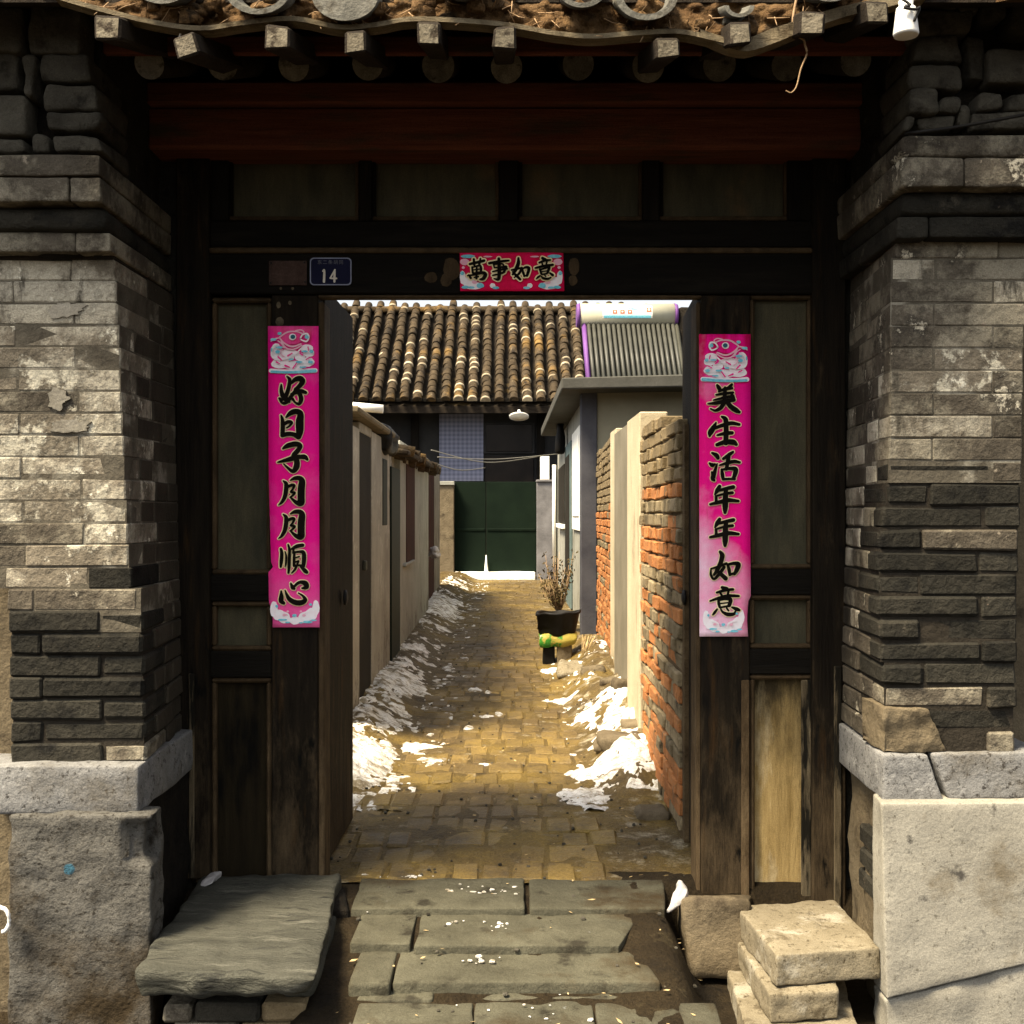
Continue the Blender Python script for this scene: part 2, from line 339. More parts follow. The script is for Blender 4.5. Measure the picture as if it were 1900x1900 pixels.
M['green_door'] = mat('green_black_paint', (0.006, 0.014, 0.010), (0.012, 0.022, 0.015), 3, rough=0.6, bump=0.1, var=0.1, grain=0.15, k=0.6)
M['snow'] = mat('old_snow', (0.60, 0.57, 0.51), (0.84, 0.82, 0.78), 9, rough=0.6, bump=0.8, bscale=60, var=0, patches=(dict(col=(0.22, 0.18, 0.115), scale=9, stretch=(0.7, 1.8, 1), ro=0.75, lo=0.52, hi=0.62, x=(0.2, -0.5, 0.05)), dict(col=(0.42, 0.37, 0.28), scale=22, ro=0.75, lo=0.54, hi=0.62)), grain=0.3)
M['snow_white'] = mat('clean_snow', (0.82, 0.80, 0.74), (0.88, 0.87, 0.83), 6, rough=0.55, bump=0.5, bscale=24, var=0, grain=0.08)
M['cream'] = mat('cream_plaster', (0.46, 0.385, 0.255), (0.60, 0.51, 0.345), 3, bump=0.3, var=0.06, patches=(dict(col=(0.26, 0.20, 0.12), scale=4, stretch=(1, 1, 0.4), ro=0.72, lo=0.56, hi=0.70, z=(0.6, 0.0, 0.10)),), grain=0.25)
M['cream_left'] = mat('pinkish_cream_plaster', (0.25, 0.225, 0.185), (0.38, 0.345, 0.285), 2.5, bump=0.3, var=0.06, patches=(dict(col=(0.12, 0.10, 0.072), scale=3, stretch=(1, 1, 0.4), ro=0.75, lo=0.55, hi=0.68), dict(col=(0.50, 0.46, 0.38), scale=4, ro=0.75, lo=0.55, hi=0.63), dict(col=(0.09, 0.072, 0.05), scale=4, ro=0.75, lo=0.60, hi=0.72, z=(0.8, 0.0, 0.16))), grain=0.25)
M['pale_wall'] = mat('pale_grey_plaster', (0.27, 0.265, 0.225), (0.38, 0.375, 0.32), 2.5, bump=0.3, var=0.06, patches=(dict(col=(0.15, 0.14, 0.11), scale=3, stretch=(1, 1, 0.35), ro=0.72, lo=0.53, hi=0.70), dict(col=(0.46, 0.45, 0.39), scale=4, ro=0.72, lo=0.56, hi=0.66), dict(col=(0.11, 0.095, 0.065), scale=4, ro=0.75, lo=0.60, hi=0.75, z=(0.8, 0.1, 0.14))), grain=0.25)
M['olive_wall'] = mat('olive_grey_plaster', (0.24, 0.22, 0.155), (0.31, 0.285, 0.20), 2.5, bump=0.12, var=0.05, grain=0.15, k=1.1)
M['taupe'] = mat('taupe_door_paint', (0.028, 0.023, 0.017), (0.05, 0.042, 0.03), 3, bump=0.2, var=0.1, grain=0.2, k=0.5)
M['grey_door'] = mat('olive_grey_door_paint', (0.17, 0.15, 0.105), (0.25, 0.22, 0.16), 3, bump=0.2, var=0.1, grain=0.2)
M['slate_pillar'] = mat('slate_blue_pillar', (0.05, 0.05, 0.06), (0.085, 0.085, 0.095), 4, bump=0.15, var=0.05, grain=0.15)
M['maroon'] = mat('maroon_window_paint', (0.035, 0.012, 0.009), (0.06, 0.02, 0.014), 4, bump=0.1, var=0.2, grain=0.15)
M['concrete'] = mat('grey_concrete_slab', (0.15, 0.145, 0.12), (0.22, 0.21, 0.18), 4, bump=0.2, var=0.05, k=0.45)
M['grey_pier'] = mat('mottled_grey_plaster', (0.12, 0.115, 0.115), (0.25, 0.24, 0.24), 4, bump=0.2, var=0.05)
M['white_paint'] = mat('white_paint', (0.72, 0.70, 0.62), (0.80, 0.78, 0.72), 4, bump=0.05, var=0.04, grain=0.06)
M['teal_metal'] = mat('teal_grey_frame', (0.10, 0.14, 0.135), (0.17, 0.22, 0.21), 4, bump=0.1, var=0.1)
M['black_plastic'] = mat('black_plastic', (0.010, 0.009, 0.008), (0.022, 0.019, 0.016), 6, rough=0.5, bump=0.2, var=0.1, k=0.5)
M['dark_rubble'] = mat('dark_wall_fill', (0.022, 0.018, 0.013), (0.06, 0.047, 0.032), 14, bump=0.9, bscale=50, var=0.1, k=0.4)
M['rubble'] = mat('grey_rubble_stone', (0.11, 0.098, 0.074), (0.21, 0.19, 0.145), 14, bump=0.6, bscale=60, var=0.25, patches=(dict(col=(0.05, 0.043, 0.032), scale=10, lo=0.56, hi=0.68), dict(col=(0.30, 0.24, 0.15), scale=12, lo=0.64, hi=0.72)), k=0.42)
M['ob'] = [mat('rusty_orange_brick', (0.38, 0.14, 0.045), (0.52, 0.235, 0.09), 12, bump=0.6, bscale=60, var=0.2, patches=(dict(col=(0.20, 0.13, 0.07), scale=8, ro=0.75, lo=0.54, hi=0.64), dict(col=(0.48, 0.38, 0.24), scale=14, ro=0.75, lo=0.62, hi=0.68))),
           mat('sooty_yellow_brick', (0.20, 0.155, 0.085), (0.34, 0.27, 0.165), 12, bump=0.6, bscale=60, var=0.40, patches=(dict(col=(0.05, 0.04, 0.027), scale=9, ro=0.75, lo=0.54, hi=0.64),)),
           mat('sooty_brown_brick', (0.19, 0.14, 0.075), (0.30, 0.23, 0.13), 9, bump=0.6, bscale=60, var=0.2, patches=(dict(col=(0.10, 0.075, 0.045), scale=9, ro=0.75, lo=0.55, hi=0.66),))]
M['brick_mortar'] = mat('brown_brick_mortar', (0.075, 0.05, 0.026), (0.15, 0.105, 0.055), 10, bump=0.7, var=0)
M['paver'] = mat('mossy_paving_brick', (0.115, 0.074, 0.025), (0.195, 0.130, 0.044), 4, rough=0.5, rvar=0.18, bump=0.5, bscale=40, var=0.16, patches=(
    dict(col=(0.30, 0.20, 0.045), scale=1.7, ro=0.65, lo=0.46, hi=0.70, y=(8.8, 5.6, 0.05)), dict(col=(0.05, 0.034, 0.016), scale=3, ro=0.7, lo=0.54, hi=0.70), dict(col=(0.30, 0.24, 0.14), scale=14, ro=0.75, lo=0.61, hi=0.68)), grain=0.35, gscale=120, spec=0.28, k=0.82)
M['rust'] = mat('rusty_brown_plate', (0.045, 0.026, 0.02), (0.085, 0.052, 0.040), 30, bump=0.2, var=0, grain=0.3)
M['plate_blue'] = mat('navy_enamel', (0.006, 0.007, 0.028), (0.010, 0.011, 0.038), 10, rough=0.7, bump=0, var=0, grain=0.1, spec=0.1)
M['plate_white'] = mat('plate_white_enamel', (0.55, 0.50, 0.42), (0.62, 0.57, 0.48), 20, rough=0.5, bump=0, var=0, grain=0.1)
M['plate_rim'] = mat('plate_rim_enamel', (0.22, 0.24, 0.34), (0.32, 0.34, 0.44), 20, rough=0.4, bump=0, var=0, grain=0.1)
M['plate_faint'] = mat('plate_faded_lettering', (0.12, 0.12, 0.14), (0.18, 0.18, 0.20), 20, rough=0.4, bump=0, var=0, grain=0.1)
PINK, DEEP, PALE = (0.80, 0.004, 0.16), (0.66, 0.002, 0.10), (0.86, 0.30, 0.50)
M['paper_left'] = mat('pink_couplet_paper', (0.92, 0.003, 0.24), (0.94, 0.006, 0.30), 8, rough=0.75, bump=0.12, bscale=10, var=0, grain=0.06, patches=(
    dict(col=DEEP, scale=5, stretch=(5, 1, 0.5), lo=0.60, hi=0.75, z=(1.55, 1.95, 0.22)), dict(col=(0.86, 0.14, 0.38), scale=3.0, lo=0.55, hi=0.85, z=(1.5, 0.9, 0.26)),))
M['paper_right'] = mat('faded_pink_couplet_paper', (0.92, 0.003, 0.22), (0.94, 0.005, 0.29), 8, rough=0.75, bump=0.12, bscale=10, var=0, grain=0.06, patches=(
    dict(col=DEEP, scale=5, stretch=(5, 1, 0.5), lo=0.60, hi=0.75, z=(1.65, 1.95, 0.24)), dict(col=(0.88, 0.62, 0.74), scale=3.4, lo=0.74, hi=1.12, z=(1.4, 0.85, 0.42), x=(0.83, 0.66, 0.18)),))
M['paper_red'] = mat('crimson_banner_paper', (0.62, 0.003, 0.045), (0.80, 0.004, 0.09), 25, rough=0.75, bump=0.1, bscale=10, var=0, grain=0.08)
M['ink'] = mat('black_print', (0.006, 0.005, 0.004), (0.012, 0.010, 0.007), 10, rough=0.9, bump=0, var=0, grain=0, spec=0.02)
M['gold'] = mat('pale_gold_print', (0.92, 0.74, 0.36), (0.95, 0.82, 0.52), 20, rough=0.6, bump=0, var=0, grain=0)
M['print_white'] = mat('pinkish_white_print', (0.93, 0.80, 0.83), (0.95, 0.92, 0.93), 60, rough=0.7, bump=0, var=0, grain=0)
M['print_pink'] = mat('light_pink_print', (0.86, 0.40, 0.52), (0.88, 0.52, 0.62), 60, rough=0.7, bump=0, var=0, grain=0)
M['print_cyan'] = mat('turquoise_print', (0.10, 0.48, 0.60), (0.30, 0.68, 0.78), 60, rough=0.7, bump=0, var=0, grain=0)
M['print_dark'] = mat('dark_teal_print', (0.02, 0.10, 0.14), (0.03, 0.14, 0.18), 60, rough=0.7, bump=0, var=0, grain=0)
M['print_red'] = mat('red_print', (0.55, 0.10, 0.06), (0.65, 0.18, 0.10), 60, rough=0.7, bump=0, var=0, grain=0)
M['tank'] = mat('cream_tank_enamel', (0.46, 0.44, 0.33), (0.54, 0.52, 0.40), 4, rough=0.4, bump=0, var=0, grain=0.05)
M['purple'] = mat('purple_plastic', (0.24, 0.09, 0.36), (0.32, 0.14, 0.46), 4, rough=0.5, bump=0, var=0, grain=0.05, k=0.6)
M['glass_tube'] = mat('dark_vacuum_tube', (0.05, 0.05, 0.04), (0.075, 0.075, 0.06), 8, rough=0.5, bump=0, var=0.1, grain=0.05, spec=0.3)
M['reflector'] = mat('dull_reflector_sheet', (0.05, 0.05, 0.038), (0.07, 0.068, 0.052), 5, rough=0.6, bump=0, var=0, grain=0.1)
M['porcelain'] = mat('white_porcelain', (0.78, 0.76, 0.70), (0.84, 0.82, 0.77), 8, rough=0.3, bump=0, var=0, grain=0.03, k=0.95)
M['wire_black'] = mat('black_cable', (0.012, 0.011, 0.010), (0.02, 0.018, 0.016), 8, rough=0.6, bump=0, var=0, grain=0)
M['wire_pale'] = mat('pale_wire', (0.22, 0.21, 0.18), (0.30, 0.29, 0.25), 8, rough=0.6, bump=0, var=0, grain=0)
M['twig'] = mat('dry_vine', (0.30, 0.19, 0.10), (0.46, 0.31, 0.18), 20, bump=0.2, var=0)
M['bag_white'] = mat('white_plastic_bag', (0.36, 0.34, 0.33), (0.50, 0.475, 0.46), 10, rough=0.45, bump=0.3, bscale=30, var=0, grain=0.05)
M['bag_green'] = mat('green_sack', (0.05, 0.28, 0.03), (0.10, 0.38, 0.05), 5, rough=0.5, bump=0.3, var=0, grain=0.1, patches=(dict(col=(0.62, 0.50, 0.10), scale=9, ro=0.7, lo=0.50, hi=0.56, x=(0.30, 0.45, 0.12)), dict(col=(0.8, 0.8, 0.7), scale=14, lo=0.62, hi=0.66),), k=0.55)
M['straw'] = mat('dry_straw', (0.42, 0.30, 0.14), (0.58, 0.44, 0.24), 20, bump=0.2, var=0.1)
M['shrub'] = mat('dry_brown_leaves', (0.075, 0.055, 0.02), (0.15, 0.105, 0.04), 20, bump=0, var=0.1, k=0.6)
M['blue_dab'] = mat('blue_paint_dab', (0.07, 0.17, 0.24), (0.10, 0.22, 0.30), 60, bump=0, var=0)

def check_mat():
    m = bpy.data.materials.new('blue_checked_curtain'); m.use_nodes = True; t = m.node_tree; b = t.nodes['Principled BSDF']
    g = t.nodes.new('ShaderNodeNewGeometry'); s = t.nodes.new('ShaderNodeSeparateXYZ'); t.links.new(g.outputs['Position'], s.inputs[0])
    fs = []
    for i in (0, 2):
        a = t.nodes.new('ShaderNodeMath'); a.operation = 'MULTIPLY'; a.inputs[1].default_value = 82; t.links.new(s.outputs[i], a.inputs[0])
        c = t.nodes.new('ShaderNodeMath'); c.operation = 'SINE'; t.links.new(a.outputs[0], c.inputs[0]); fs.append(c.outputs[0])
    ad = t.nodes.new('ShaderNodeMath'); t.links.new(fs[0], ad.inputs[0]); t.links.new(fs[1], ad.inputs[1])
    r = t.nodes.new('ShaderNodeValToRGB'); r.color_ramp.elements[0].color = (0.085, 0.09, 0.13, 1); r.color_ramp.elements[1].color = (0.19, 0.20, 0.27, 1)
    mp = t.nodes.new('ShaderNodeMapRange'); mp.inputs[1].default_value = -2; mp.inputs[2].default_value = 2; t.links.new(ad.outputs[0], mp.inputs[0])
    t.links.new(mp.outputs[0], r.inputs[0]); t.links.new(r.outputs[0], b.inputs['Base Color']); b.inputs['Roughness'].default_value = 0.9
    return m
M['check'] = check_mat()

# ------------------------------------------------------------------ setting: ground and alley floor
def zg(Y): return 0.0145 * (Y - 4.1)
def on_ground(px, py):
    Y = 6.0
    for _ in range(12): Y = (H - zg(Y)) * F / (py - CY)
    return PX(px, Y), Y
def wl(Y): return -0.90 if Y < 10 else -0.90 - (Y - 10) * 0.026      # alley side of the west wall line
def wr(Y):                                                           # alley side of the east wall line
    for (a, xa), (b, xb) in (((0, .625), (5.98, .664)), ((5.98, .664), (8.6, .74)), ((8.6, .74), (11, .80)), ((11, .80), (18.4, .80)), ((18.4, .80), (40, .80))):
        if Y <= b: return xa + (xb - xa) * max(0, (Y - a)) / (b - a)
def earth_z(X, Y):
    z = zg(Y) - 0.004 + 0.008 * noise.fractal(Vector((X * 6, Y * 4, 0)), 1, 2, 4)
    if Y > 4.9:
        z += 0.13 * sm((-0.52 - X) / 0.38) * sm((Y - 4.9) / 0.7)
        k = sm((Y - 5.0) / 0.6) * (1 - sm((Y - 9.8) / 1.5))
        z += 0.15 * k * sm((X - 0.30 - 0.05 * nz(X * 3, Y * 3, 4)) / 0.36) * (1 + 0.5 * nz(X * 5, Y * 4, 7))
        z += 0.02 * sm((abs(X + 0.1) - 0.4) / 0.3) * noise.fractal(Vector((X * 10, Y * 7, 3)), 1, 2, 4)
    return z
g = MB(); g.box(-150, 150, -150, 250, -1.0, -0.25); g.build('ground', M['earth'], kind='structure')
e = MB(); e.grid(lambda u, v: (lambda X, Y: (X, Y, earth_z(X, Y)))(-1.5 + u * 2.6, 4.03 + v * 16.27), 130, 500)
e.build('alley_earth', M['alley_earth'], kind='structure')
# sloping earth of the entrance, between the bench and the mounting stones
def ramp_z(X, Y):
    z = lerp([(2.0, -0.22), (2.9, -0.115), (3.2, -0.105), (3.37, -0.068), (3.65, -0.036), (3.95, -0.014), (9, -0.008)], Y)
    z += 0.006 * noise.fractal(Vector((X * 8, Y * 8, 1)), 1, 2, 4) + 0.012 * sm((X - 0.2) / 0.25)
    return z - 0.22 * sm((X - 0.47) / 0.14) * sm((4.02 - Y) / 0.15) - 0.16 * sm((-0.58 - X) / 0.12) * sm((3.95 - Y) / 0.3)
e = MB(); e.grid(lambda u, v: (lambda X, Y: (X, Y, ramp_z(X, Y)))(-1.25 + u * 2.6, 2.3 + v * 1.85), 70, 60)
e.build('entrance_earth', M['earth'], kind='structure')

# entrance slabs
path = thing('stone_path', (0, 3.6, -0.1), 'worn grey stone slabs stepping up to the open gate', None, kind='structure')
def slab(px0, px1, ya, yb, za, zb, seed, skewl=0.0, skewr=0.0, th=0.10):
    """slab between front Y=ya and back Y=yb, tops za/zb; px ends measured at the front edge"""
    x0, x1 = PX(px0, ya), PX(px1, ya)
    c = [(x0, ya, za - th), (x1, ya, za - th), (x0 + skewl, yb, zb - th), (x1 + skewr, yb, zb - th), (x0, ya, za), (x1, ya, za), (x0 + skewl, yb, zb), (x1 + skewr, yb, zb)]
    m = MB(); m.stone(c, 0.008, 0.006, 8, (18, 10, 5), seed); m.build('slab', M['step_stone'], path)
def topY(py, z): return (H - z) * F / (py - CY)
slab(648, 974, topY(1685, 0.0), topY(1629, 0.002), 0.0, 0.002, 1)
slab(984, 1236, topY(1685, 0.0), topY(1631, 0.0), 0.0, 0.0, 2, skewr=0.03)
slab(650, 762, topY(1750, -0.022), topY(1691, -0.02), -0.022, -0.02, 3)
slab(769, 1150, topY(1754, -0.024), topY(1690, -0.02), -0.024, -0.02, 4, skewr=0.10)
slab(648, 722, topY(1826, -0.052), topY(1760, -0.05), -0.052, -0.05, 5)
slab(728, 1226, topY(1822, -0.052), topY(1760, -0.05), -0.052, -0.05, 6, skewr=-0.04)
slab(660, 802, topY(1854, -0.084), topY(1833, -0.08), -0.084, -0.08, 7)
slab(810, 1180, topY(1853, -0.088), topY(1830, -0.085), -0.088, -0.085, 8)
slab(630, 870, 2.90, topY(1858, -0.09), -0.098, -0.09, 9)
slab(873, 1116, 2.93, topY(1857, -0.092), -0.10, -0.092, 10)
slab(1120, 1370, 2.92, topY(1860, -0.092), -0.10, -0.092, 11)

# paving bricks of the alley
pav = thing('alley_paving', (-0.1, 5, 0), 'mossy brown brick paving running up the alley', None, kind='structure')
near, far = [], MB()
Y = 4.06; row = 0
while Y < 18.6:
    L = 0.205 if row % 2 else 0.19
    xl, xr = (-0.74, 0.34) if Y < 6.3 else (-0.66 + 0.05 * nz(Y, 0, 1), 0.50 + 0.05 * nz(Y, 3, 1))
    if Y > 11: xl, xr = wl(Y) + 0.25, 0.62
    X = xl + R.uniform(-0.05, 0.02)
    while X < xr:
        wd = R.uniform(0.098, 0.118)
        if R.random() < 0.10: wd *= 1.6
        za = zg(Y) + R.uniform(-0.005, 0.005); gp = R.uniform(0.002, 0.004)
        tl = R.uniform(-0.005, 0.005); off = R.uniform(-0.012, 0.012)
        c = [(X + gp, Y + off, za - 0.05), (X + wd, Y + off, za - 0.05), (X + gp, Y + off + L - 0.008, za - 0.05), (X + wd, Y + off + L - 0.008, za - 0.05),
             (X + gp, Y + off, za), (X + wd, Y + off, za + tl), (X + gp, Y + off + L - 0.008, za + 0.003), (X + wd, Y + off + L - 0.008, za + tl + 0.003)]
        if R.random() > 0.03:
            if len(near) < 298: m = MB(); m.hexa(c, 0.010, 0.005); near.append(m)
            else: far.hexa(c, 0.007, 0.003)
        X += wd + 0.004
    Y += L; row += 1
for m in near: m.build('paving_brick', M['paver'], pav)
far.build('paving_bricks_beyond', M['paver'], pav, kind='stuff')

# grit, dead leaves and snow crumbs
rr = random.Random(77); gm = MB(); lm = MB(); cm = MB()
for i in range(420):
    Y = 3.0 + (rr.random() ** 1.5) * 7; X = rr.uniform(-0.75, 0.6) if Y > 4.1 else rr.uniform(-0.55, 0.75)
    z = max(earth_z(X, Y), zg(Y)) if Y > 4.1 else ramp_z(X, Y) + 0.012
    q = rr.uniform(0.002, 0.007)
    if rr.random() < 0.6: gm.hexa(c8(X - q, X + q, Y - q, Y + q, z - q * .4, z + q), q * .4, q * .3, rnd=rr)
    else:
        a = rr.uniform(0, 6.28); q *= 2.2; d = Vector((math.cos(a), math.sin(a), rr.uniform(-.2, .3))) * q; n_ = Vector((-math.sin(a), math.cos(a), rr.uniform(-.2, .4))) * q * .45; o_ = Vector((X, Y, z + .006))
        lm.poly([o_ - d, o_ + n_ - d * .2, o_ + d, o_ - n_ * .8])
for (px, py, n_, sx, sy) in ((905, 1655, 26, .11, .035), (925, 1716, 13, .05, .016), (842, 1712, 5, .02, .01), (905, 1778, 9, .06, .02), (1000, 1872, 10, .12, .03), (690, 1686, 14, .03, .008), (760, 1627, 14, .08, .004), (680, 1624, 8, .02, .004)):
    Yc = 3.0
    for _ in range(10): Yc = (H - (lerp([(2.9, -0.095), (3.2, -0.088), (3.37, -0.05), (3.65, -0.02), (3.95, 0.0), (9, 0)], Yc))) * F / (py - CY)
    for i in range(n_):
        X, Y = PX(px, Yc) + rr.gauss(0, sx * .6), Yc + rr.gauss(0, sy); q = 0.0016 + 0.005 * rr.random() ** 2.5; z = lerp([(2.9, -0.096), (3.2, -0.090), (3.37, -0.051), (3.65, -0.021), (3.95, 0.001), (9, 0.001)], Y)
        cm.hexa(c8(X - q * 1.6, X + q * 1.6, Y - q, Y + q, z - q, z + q * .7), q * .6, q * .5, rnd=rr)
tag(gm.build('grit', M['rubble']), 'loose grit scattered over the alley paving and steps', 'grit', kind='stuff')
tag(lm.build('dead_leaves', M['straw']), 'scattered dead leaf scraps over the alley paving and steps', 'leaves', kind='stuff')
tag(cm.build('snow_crumbs', M['snow']), 'crumbs of leftover snow on the grey entrance slabs', 'snow', kind='stuff')
# snow
PT = []
for (px, py, rx, ry, a) in ((1130, 1440, 0.17, 0.30, 1.0), (1085, 1475, 0.12, 0.16, .9), (1170, 1425, 0.10, 0.35, 1.), (1110, 1500, 0.07, 0.06, .8), (1095, 1345, 0.10, 0.20, .9), (1140, 1365, 0.11, 0.17, .9), (1160, 1345, 0.06, 0.3, .9), (1125, 1320, 0.13, 0.18, .8),
                            (1020, 1245, 0.08, 0.15, .8), (1060, 1300, 0.18, 0.05, .5), (870, 1350, 0.03, 0.06, .7), (880, 1280, 0.035, 0.09, .6), (865, 1255, 0.09, 0.06, .6), (905, 1285, 0.02, 0.05, .5), (845, 1295, 0.03, 0.05, .5), (925, 1325, 0.02, 0.05, .5),
                            (800, 1410, 0.09, 0.05, .7), (770, 1385, 0.12, 0.10, .8), (895, 1328, 0.06, 0.03, .5), (830, 1240, 0.05, 0.05, .5), (785, 1240, 0.12, 0.10, .7), (720, 1505, 0.06, 0.03, .4), (740, 1548, .04, .015, .5), (960, 1545, .02, .02, .5), (915, 1418, .05, .02, .5)):
    X, Y = on_ground(px, py); PT.append((X, Y, rx, ry, a))
def snow_t(X, Y):
    n = noise.fractal(Vector((X * 7, Y * 4, 2)), 1, 2, 5)
    t = -0.05
    for (x, y, rx, ry, a) in PT:
        if abs(Y - y) > 2 * ry or abs(X - x) > 2 * rx: continue
        r = ((X - x) / rx) ** 2 + ((Y - y) / ry) ** 2
        t = max(t, a * 0.015 * (1.0 - r))
    if X < -0.35 and Y > 4.8:
        k = sm((-0.50 - 0.06 * nz(Y * 1.5, 0, 5) - X) / 0.2)
        wnd = 0.30 + 0.65 * nz(Y * 1.7, 1.7, 9) + max(sm(1 - abs(Y - 5.6) / 1.1), sm(1 - abs(Y - 8.0) / 0.9), 0.6 * sm(1 - abs(Y - 13.5) / 2.2)) * 0.9
        t = max(t, 0.026 * k * min(1, wnd) - 0.006)
    if X > 0.30 and 5.2 < Y < 9.4: t = max(t, 0.016 * sm((X - 0.33 - 0.05 * nz(Y * 1.4, 3, 5)) / 0.15) * (0.55 + 0.8 * nz(X * 2.5, Y * 2.2, 6)) - 0.006)
    return t + 0.012 * n + 0.012 * noise.fractal(Vector((X * 19, Y * 12, 4)), 0.9, 2, 4) - 0.006
sn = MB()
def sfn(u, v):
    X = -1.0 + u * 1.75; Y = 4.95 + v * 13.3
    t = snow_t(X, Y); base = max(earth_z(X, Y), zg(Y) + 0.004 if abs(X + 0.1) < 0.5 else -9)
    return ((X, Y, base + t), t)
sn.grid(sfn, 175, 800, keep=lambda T: max(T) > -0.004)
sn.build('snow', M['snow'], kind='stuff', label='melting snow drifts lying along both sides of the alley', category='snow')

# ------------------------------------------------------------------ brick piers
def pier(side):
    L = side < 0
    label = 'grey brick pier with limewashed upper bricks, behind the long stone bench slab' if L else 'grey brick pier standing on a cracked granite cap stone, beside the stacked kerb blocks'
    YF = 3.44
    root = thing('brick_pier', (PX(130, YF) if L else PX(1765, YF), 3.6, -0.25), label, 'brick pier', 'brick piers flanking the gateway')
    z0 = PZ(1418 if L else 1396, YF); h = 0.06495 if L else 0.0664; N = 23
    if L:
        inner = [(480, 212), (640, 222), (900, 232), (1050, 240), (1110, 252), (1140, 266), (1418, 272)]; back = [(480, 322), (950, 335), (1418, 342)]
        outer = [(480, -40), (1045, -40), (1060, 8), (1140, 16), (1418, 20)]
    else:
        inner = [(440, 1664), (520, 1652), (800, 1650), (905, 1646), (985, 1632), (1030, 1626), (1200, 1630), (1300, 1640), (1396, 1640)]; back = [(440, 1578), (700, 1571), (1200, 1560), (1396, 1556)]
        outer = [(440, 1905), (900, 1896), (1396, 1884)]
    rr = random.Random(11 if L else 23)
    for k in range(N):
        za, zb = z0 + k * h, z0 + (k + 1) * h - 0.0035
        py = CY - ((za + zb) / 2 - H) * F / YF
        xi, xo = PX(lerp(inner, py), YF), PX(lerp(outer, py), YF)
        xb = PX(lerp(back, py), 4.0)
        dark = (k < 7) if L else (k < 13)
        if L and 7 <= k < 10: pool = ['brick_mid', 'brick_mid', 'brick_lime', 'brick_dark']
        elif dark: pool = ['brick_dark'] * 5 + ['brick_mid']
        else: pool = ['brick_lime'] * 4 + ['brick_mid'] if L else ['brick_mid'] * 3 + ['brick_lime']
        gap = 0.0016 if dark else 0.001; ch = 0.006 if dark else 0.004; jy = 0.006 if dark else 0.002; jj = 0.003 if dark else 0.0015
        zb = zb - rr.uniform(0, 0.003) if dark else zb + 0.0015
        s = 1 if L else -1
        head = k % 2 == 0
        if not L: head = not head
        cl, dep = (0.13, 0.29) if head else (0.305, 0.135)
        ends = [0, cl]
        while ends[-1] < abs(xi - xo) - 0.05:
            ends.append(ends[-1] + rr.uniform(0.28, 0.31))
        for i in range(len(ends) - 1):
            a, b = xi - s * ends[i], xi - s * min(ends[i + 1], abs(xi - xo))
            xa, xc = min(a, b) + gap, max(a, b) - gap
            if xc - xa < 0.03: continue
            yf = YF + rr.uniform(-jy, jy) * (1.2 if k < 7 else 1); yb = YF + (dep if i == 0 else 0.12)
            c = c8(xa, xc, yf, yb, za, zb)
            if i == 0:                                # the corner brick follows the splay of the inner face
                t = (yb - YF) / (4.0 - YF); d = (xb - xi) * t; j = 3 if L else 2
                for q in (2, 6) if not L else (3, 7): c[q] = (c[q][0] + d, c[q][1], c[q][2])
            if (not L) and k < 2 and i == 0: continue    # lost corner bricks, plastered over
            m = MB(); m.hexa(c, ch * (1.7 if dark and i == 0 else 1), jj, rnd=rr); m.build('brick', M[rr.choice(pool)], root)
        # bricks of the inner face
        Yc = YF + dep + 0.004
        while Yc < 3.995:
            Yn = min(Yc + rr.choice((0.25, 0.25, 0.13)), 4.0)
            if 4.0 - Yn < 0.06: Yn = 4.0
            ta, tb = (Yc - YF) / (4.0 - YF), (Yn - 0.004 - YF) / (4.0 - YF)
            pa, pb = xi + (xb - xi) * ta, xi + (xb - xi) * tb
            j = rr.uniform(-0.004, 0.004) if dark else rr.uniform(-0.002, 0.002)
            w_ = -s * 0.12
            c = [(pa + w_, Yc, za), (pa + j, Yc, za), (pb + w_, Yn - 0.005, za), (pb + j, Yn - 0.005, za), (pa + w_, Yc, zb), (pa + j, Yc, zb), (pb + w_, Yn - 0.005, zb), (pb + j, Yn - 0.005, zb)]
            if not L: c = [c[q] for q in (1, 0, 3, 2, 5, 4, 7, 6)]
            m = MB(); m.hexa(c, ch * 0.8, jj, rnd=rr); m.build('brick', M['brick_inner' if (L or rr.random() < 0.3) else rr.choice(('brick_mid', 'brick_lime', 'brick_lime')) if 4 < k < 16 else 'brick_mid'], root)
            Yc = Yn
    # mortar core
    m = MB()
    zs = [z0 + i * h * 2 for i in range(12)]
    for a, b in zip(zs, zs[1:]):
        py = CY - ((a + b) / 2 - H) * F / YF; dk = b < z0 + (7 if L else 13) * h
        ins = 0.009 if dk else 0.0022
        xi, xo, xb = PX(lerp(inner, py), YF), PX(lerp(outer, py), YF), PX(lerp(back, py), 4.0)
        s = 1 if L else -1
        q = [(xo + s * 0.004, YF + ins, a), (xi - s * ins, YF + ins, a), (xo, 3.99, a), (xb - s * ins, 3.99, a), (xo + s * 0.004, YF + ins, b), (xi - s * ins, YF + ins, b), (xo, 3.99, b), (xb - s * ins, 3.99, b)]
        if not L: q = [q[t] for t in (1, 0, 3, 2, 5, 4, 7, 6)]
        m.hexa(q, 0, 0, mi=0 if dk else 1)
    m.build('mortar', [M['mortar'], M['lime_mortar']], root)
    # corbel courses
    z1 = z0 + N * h
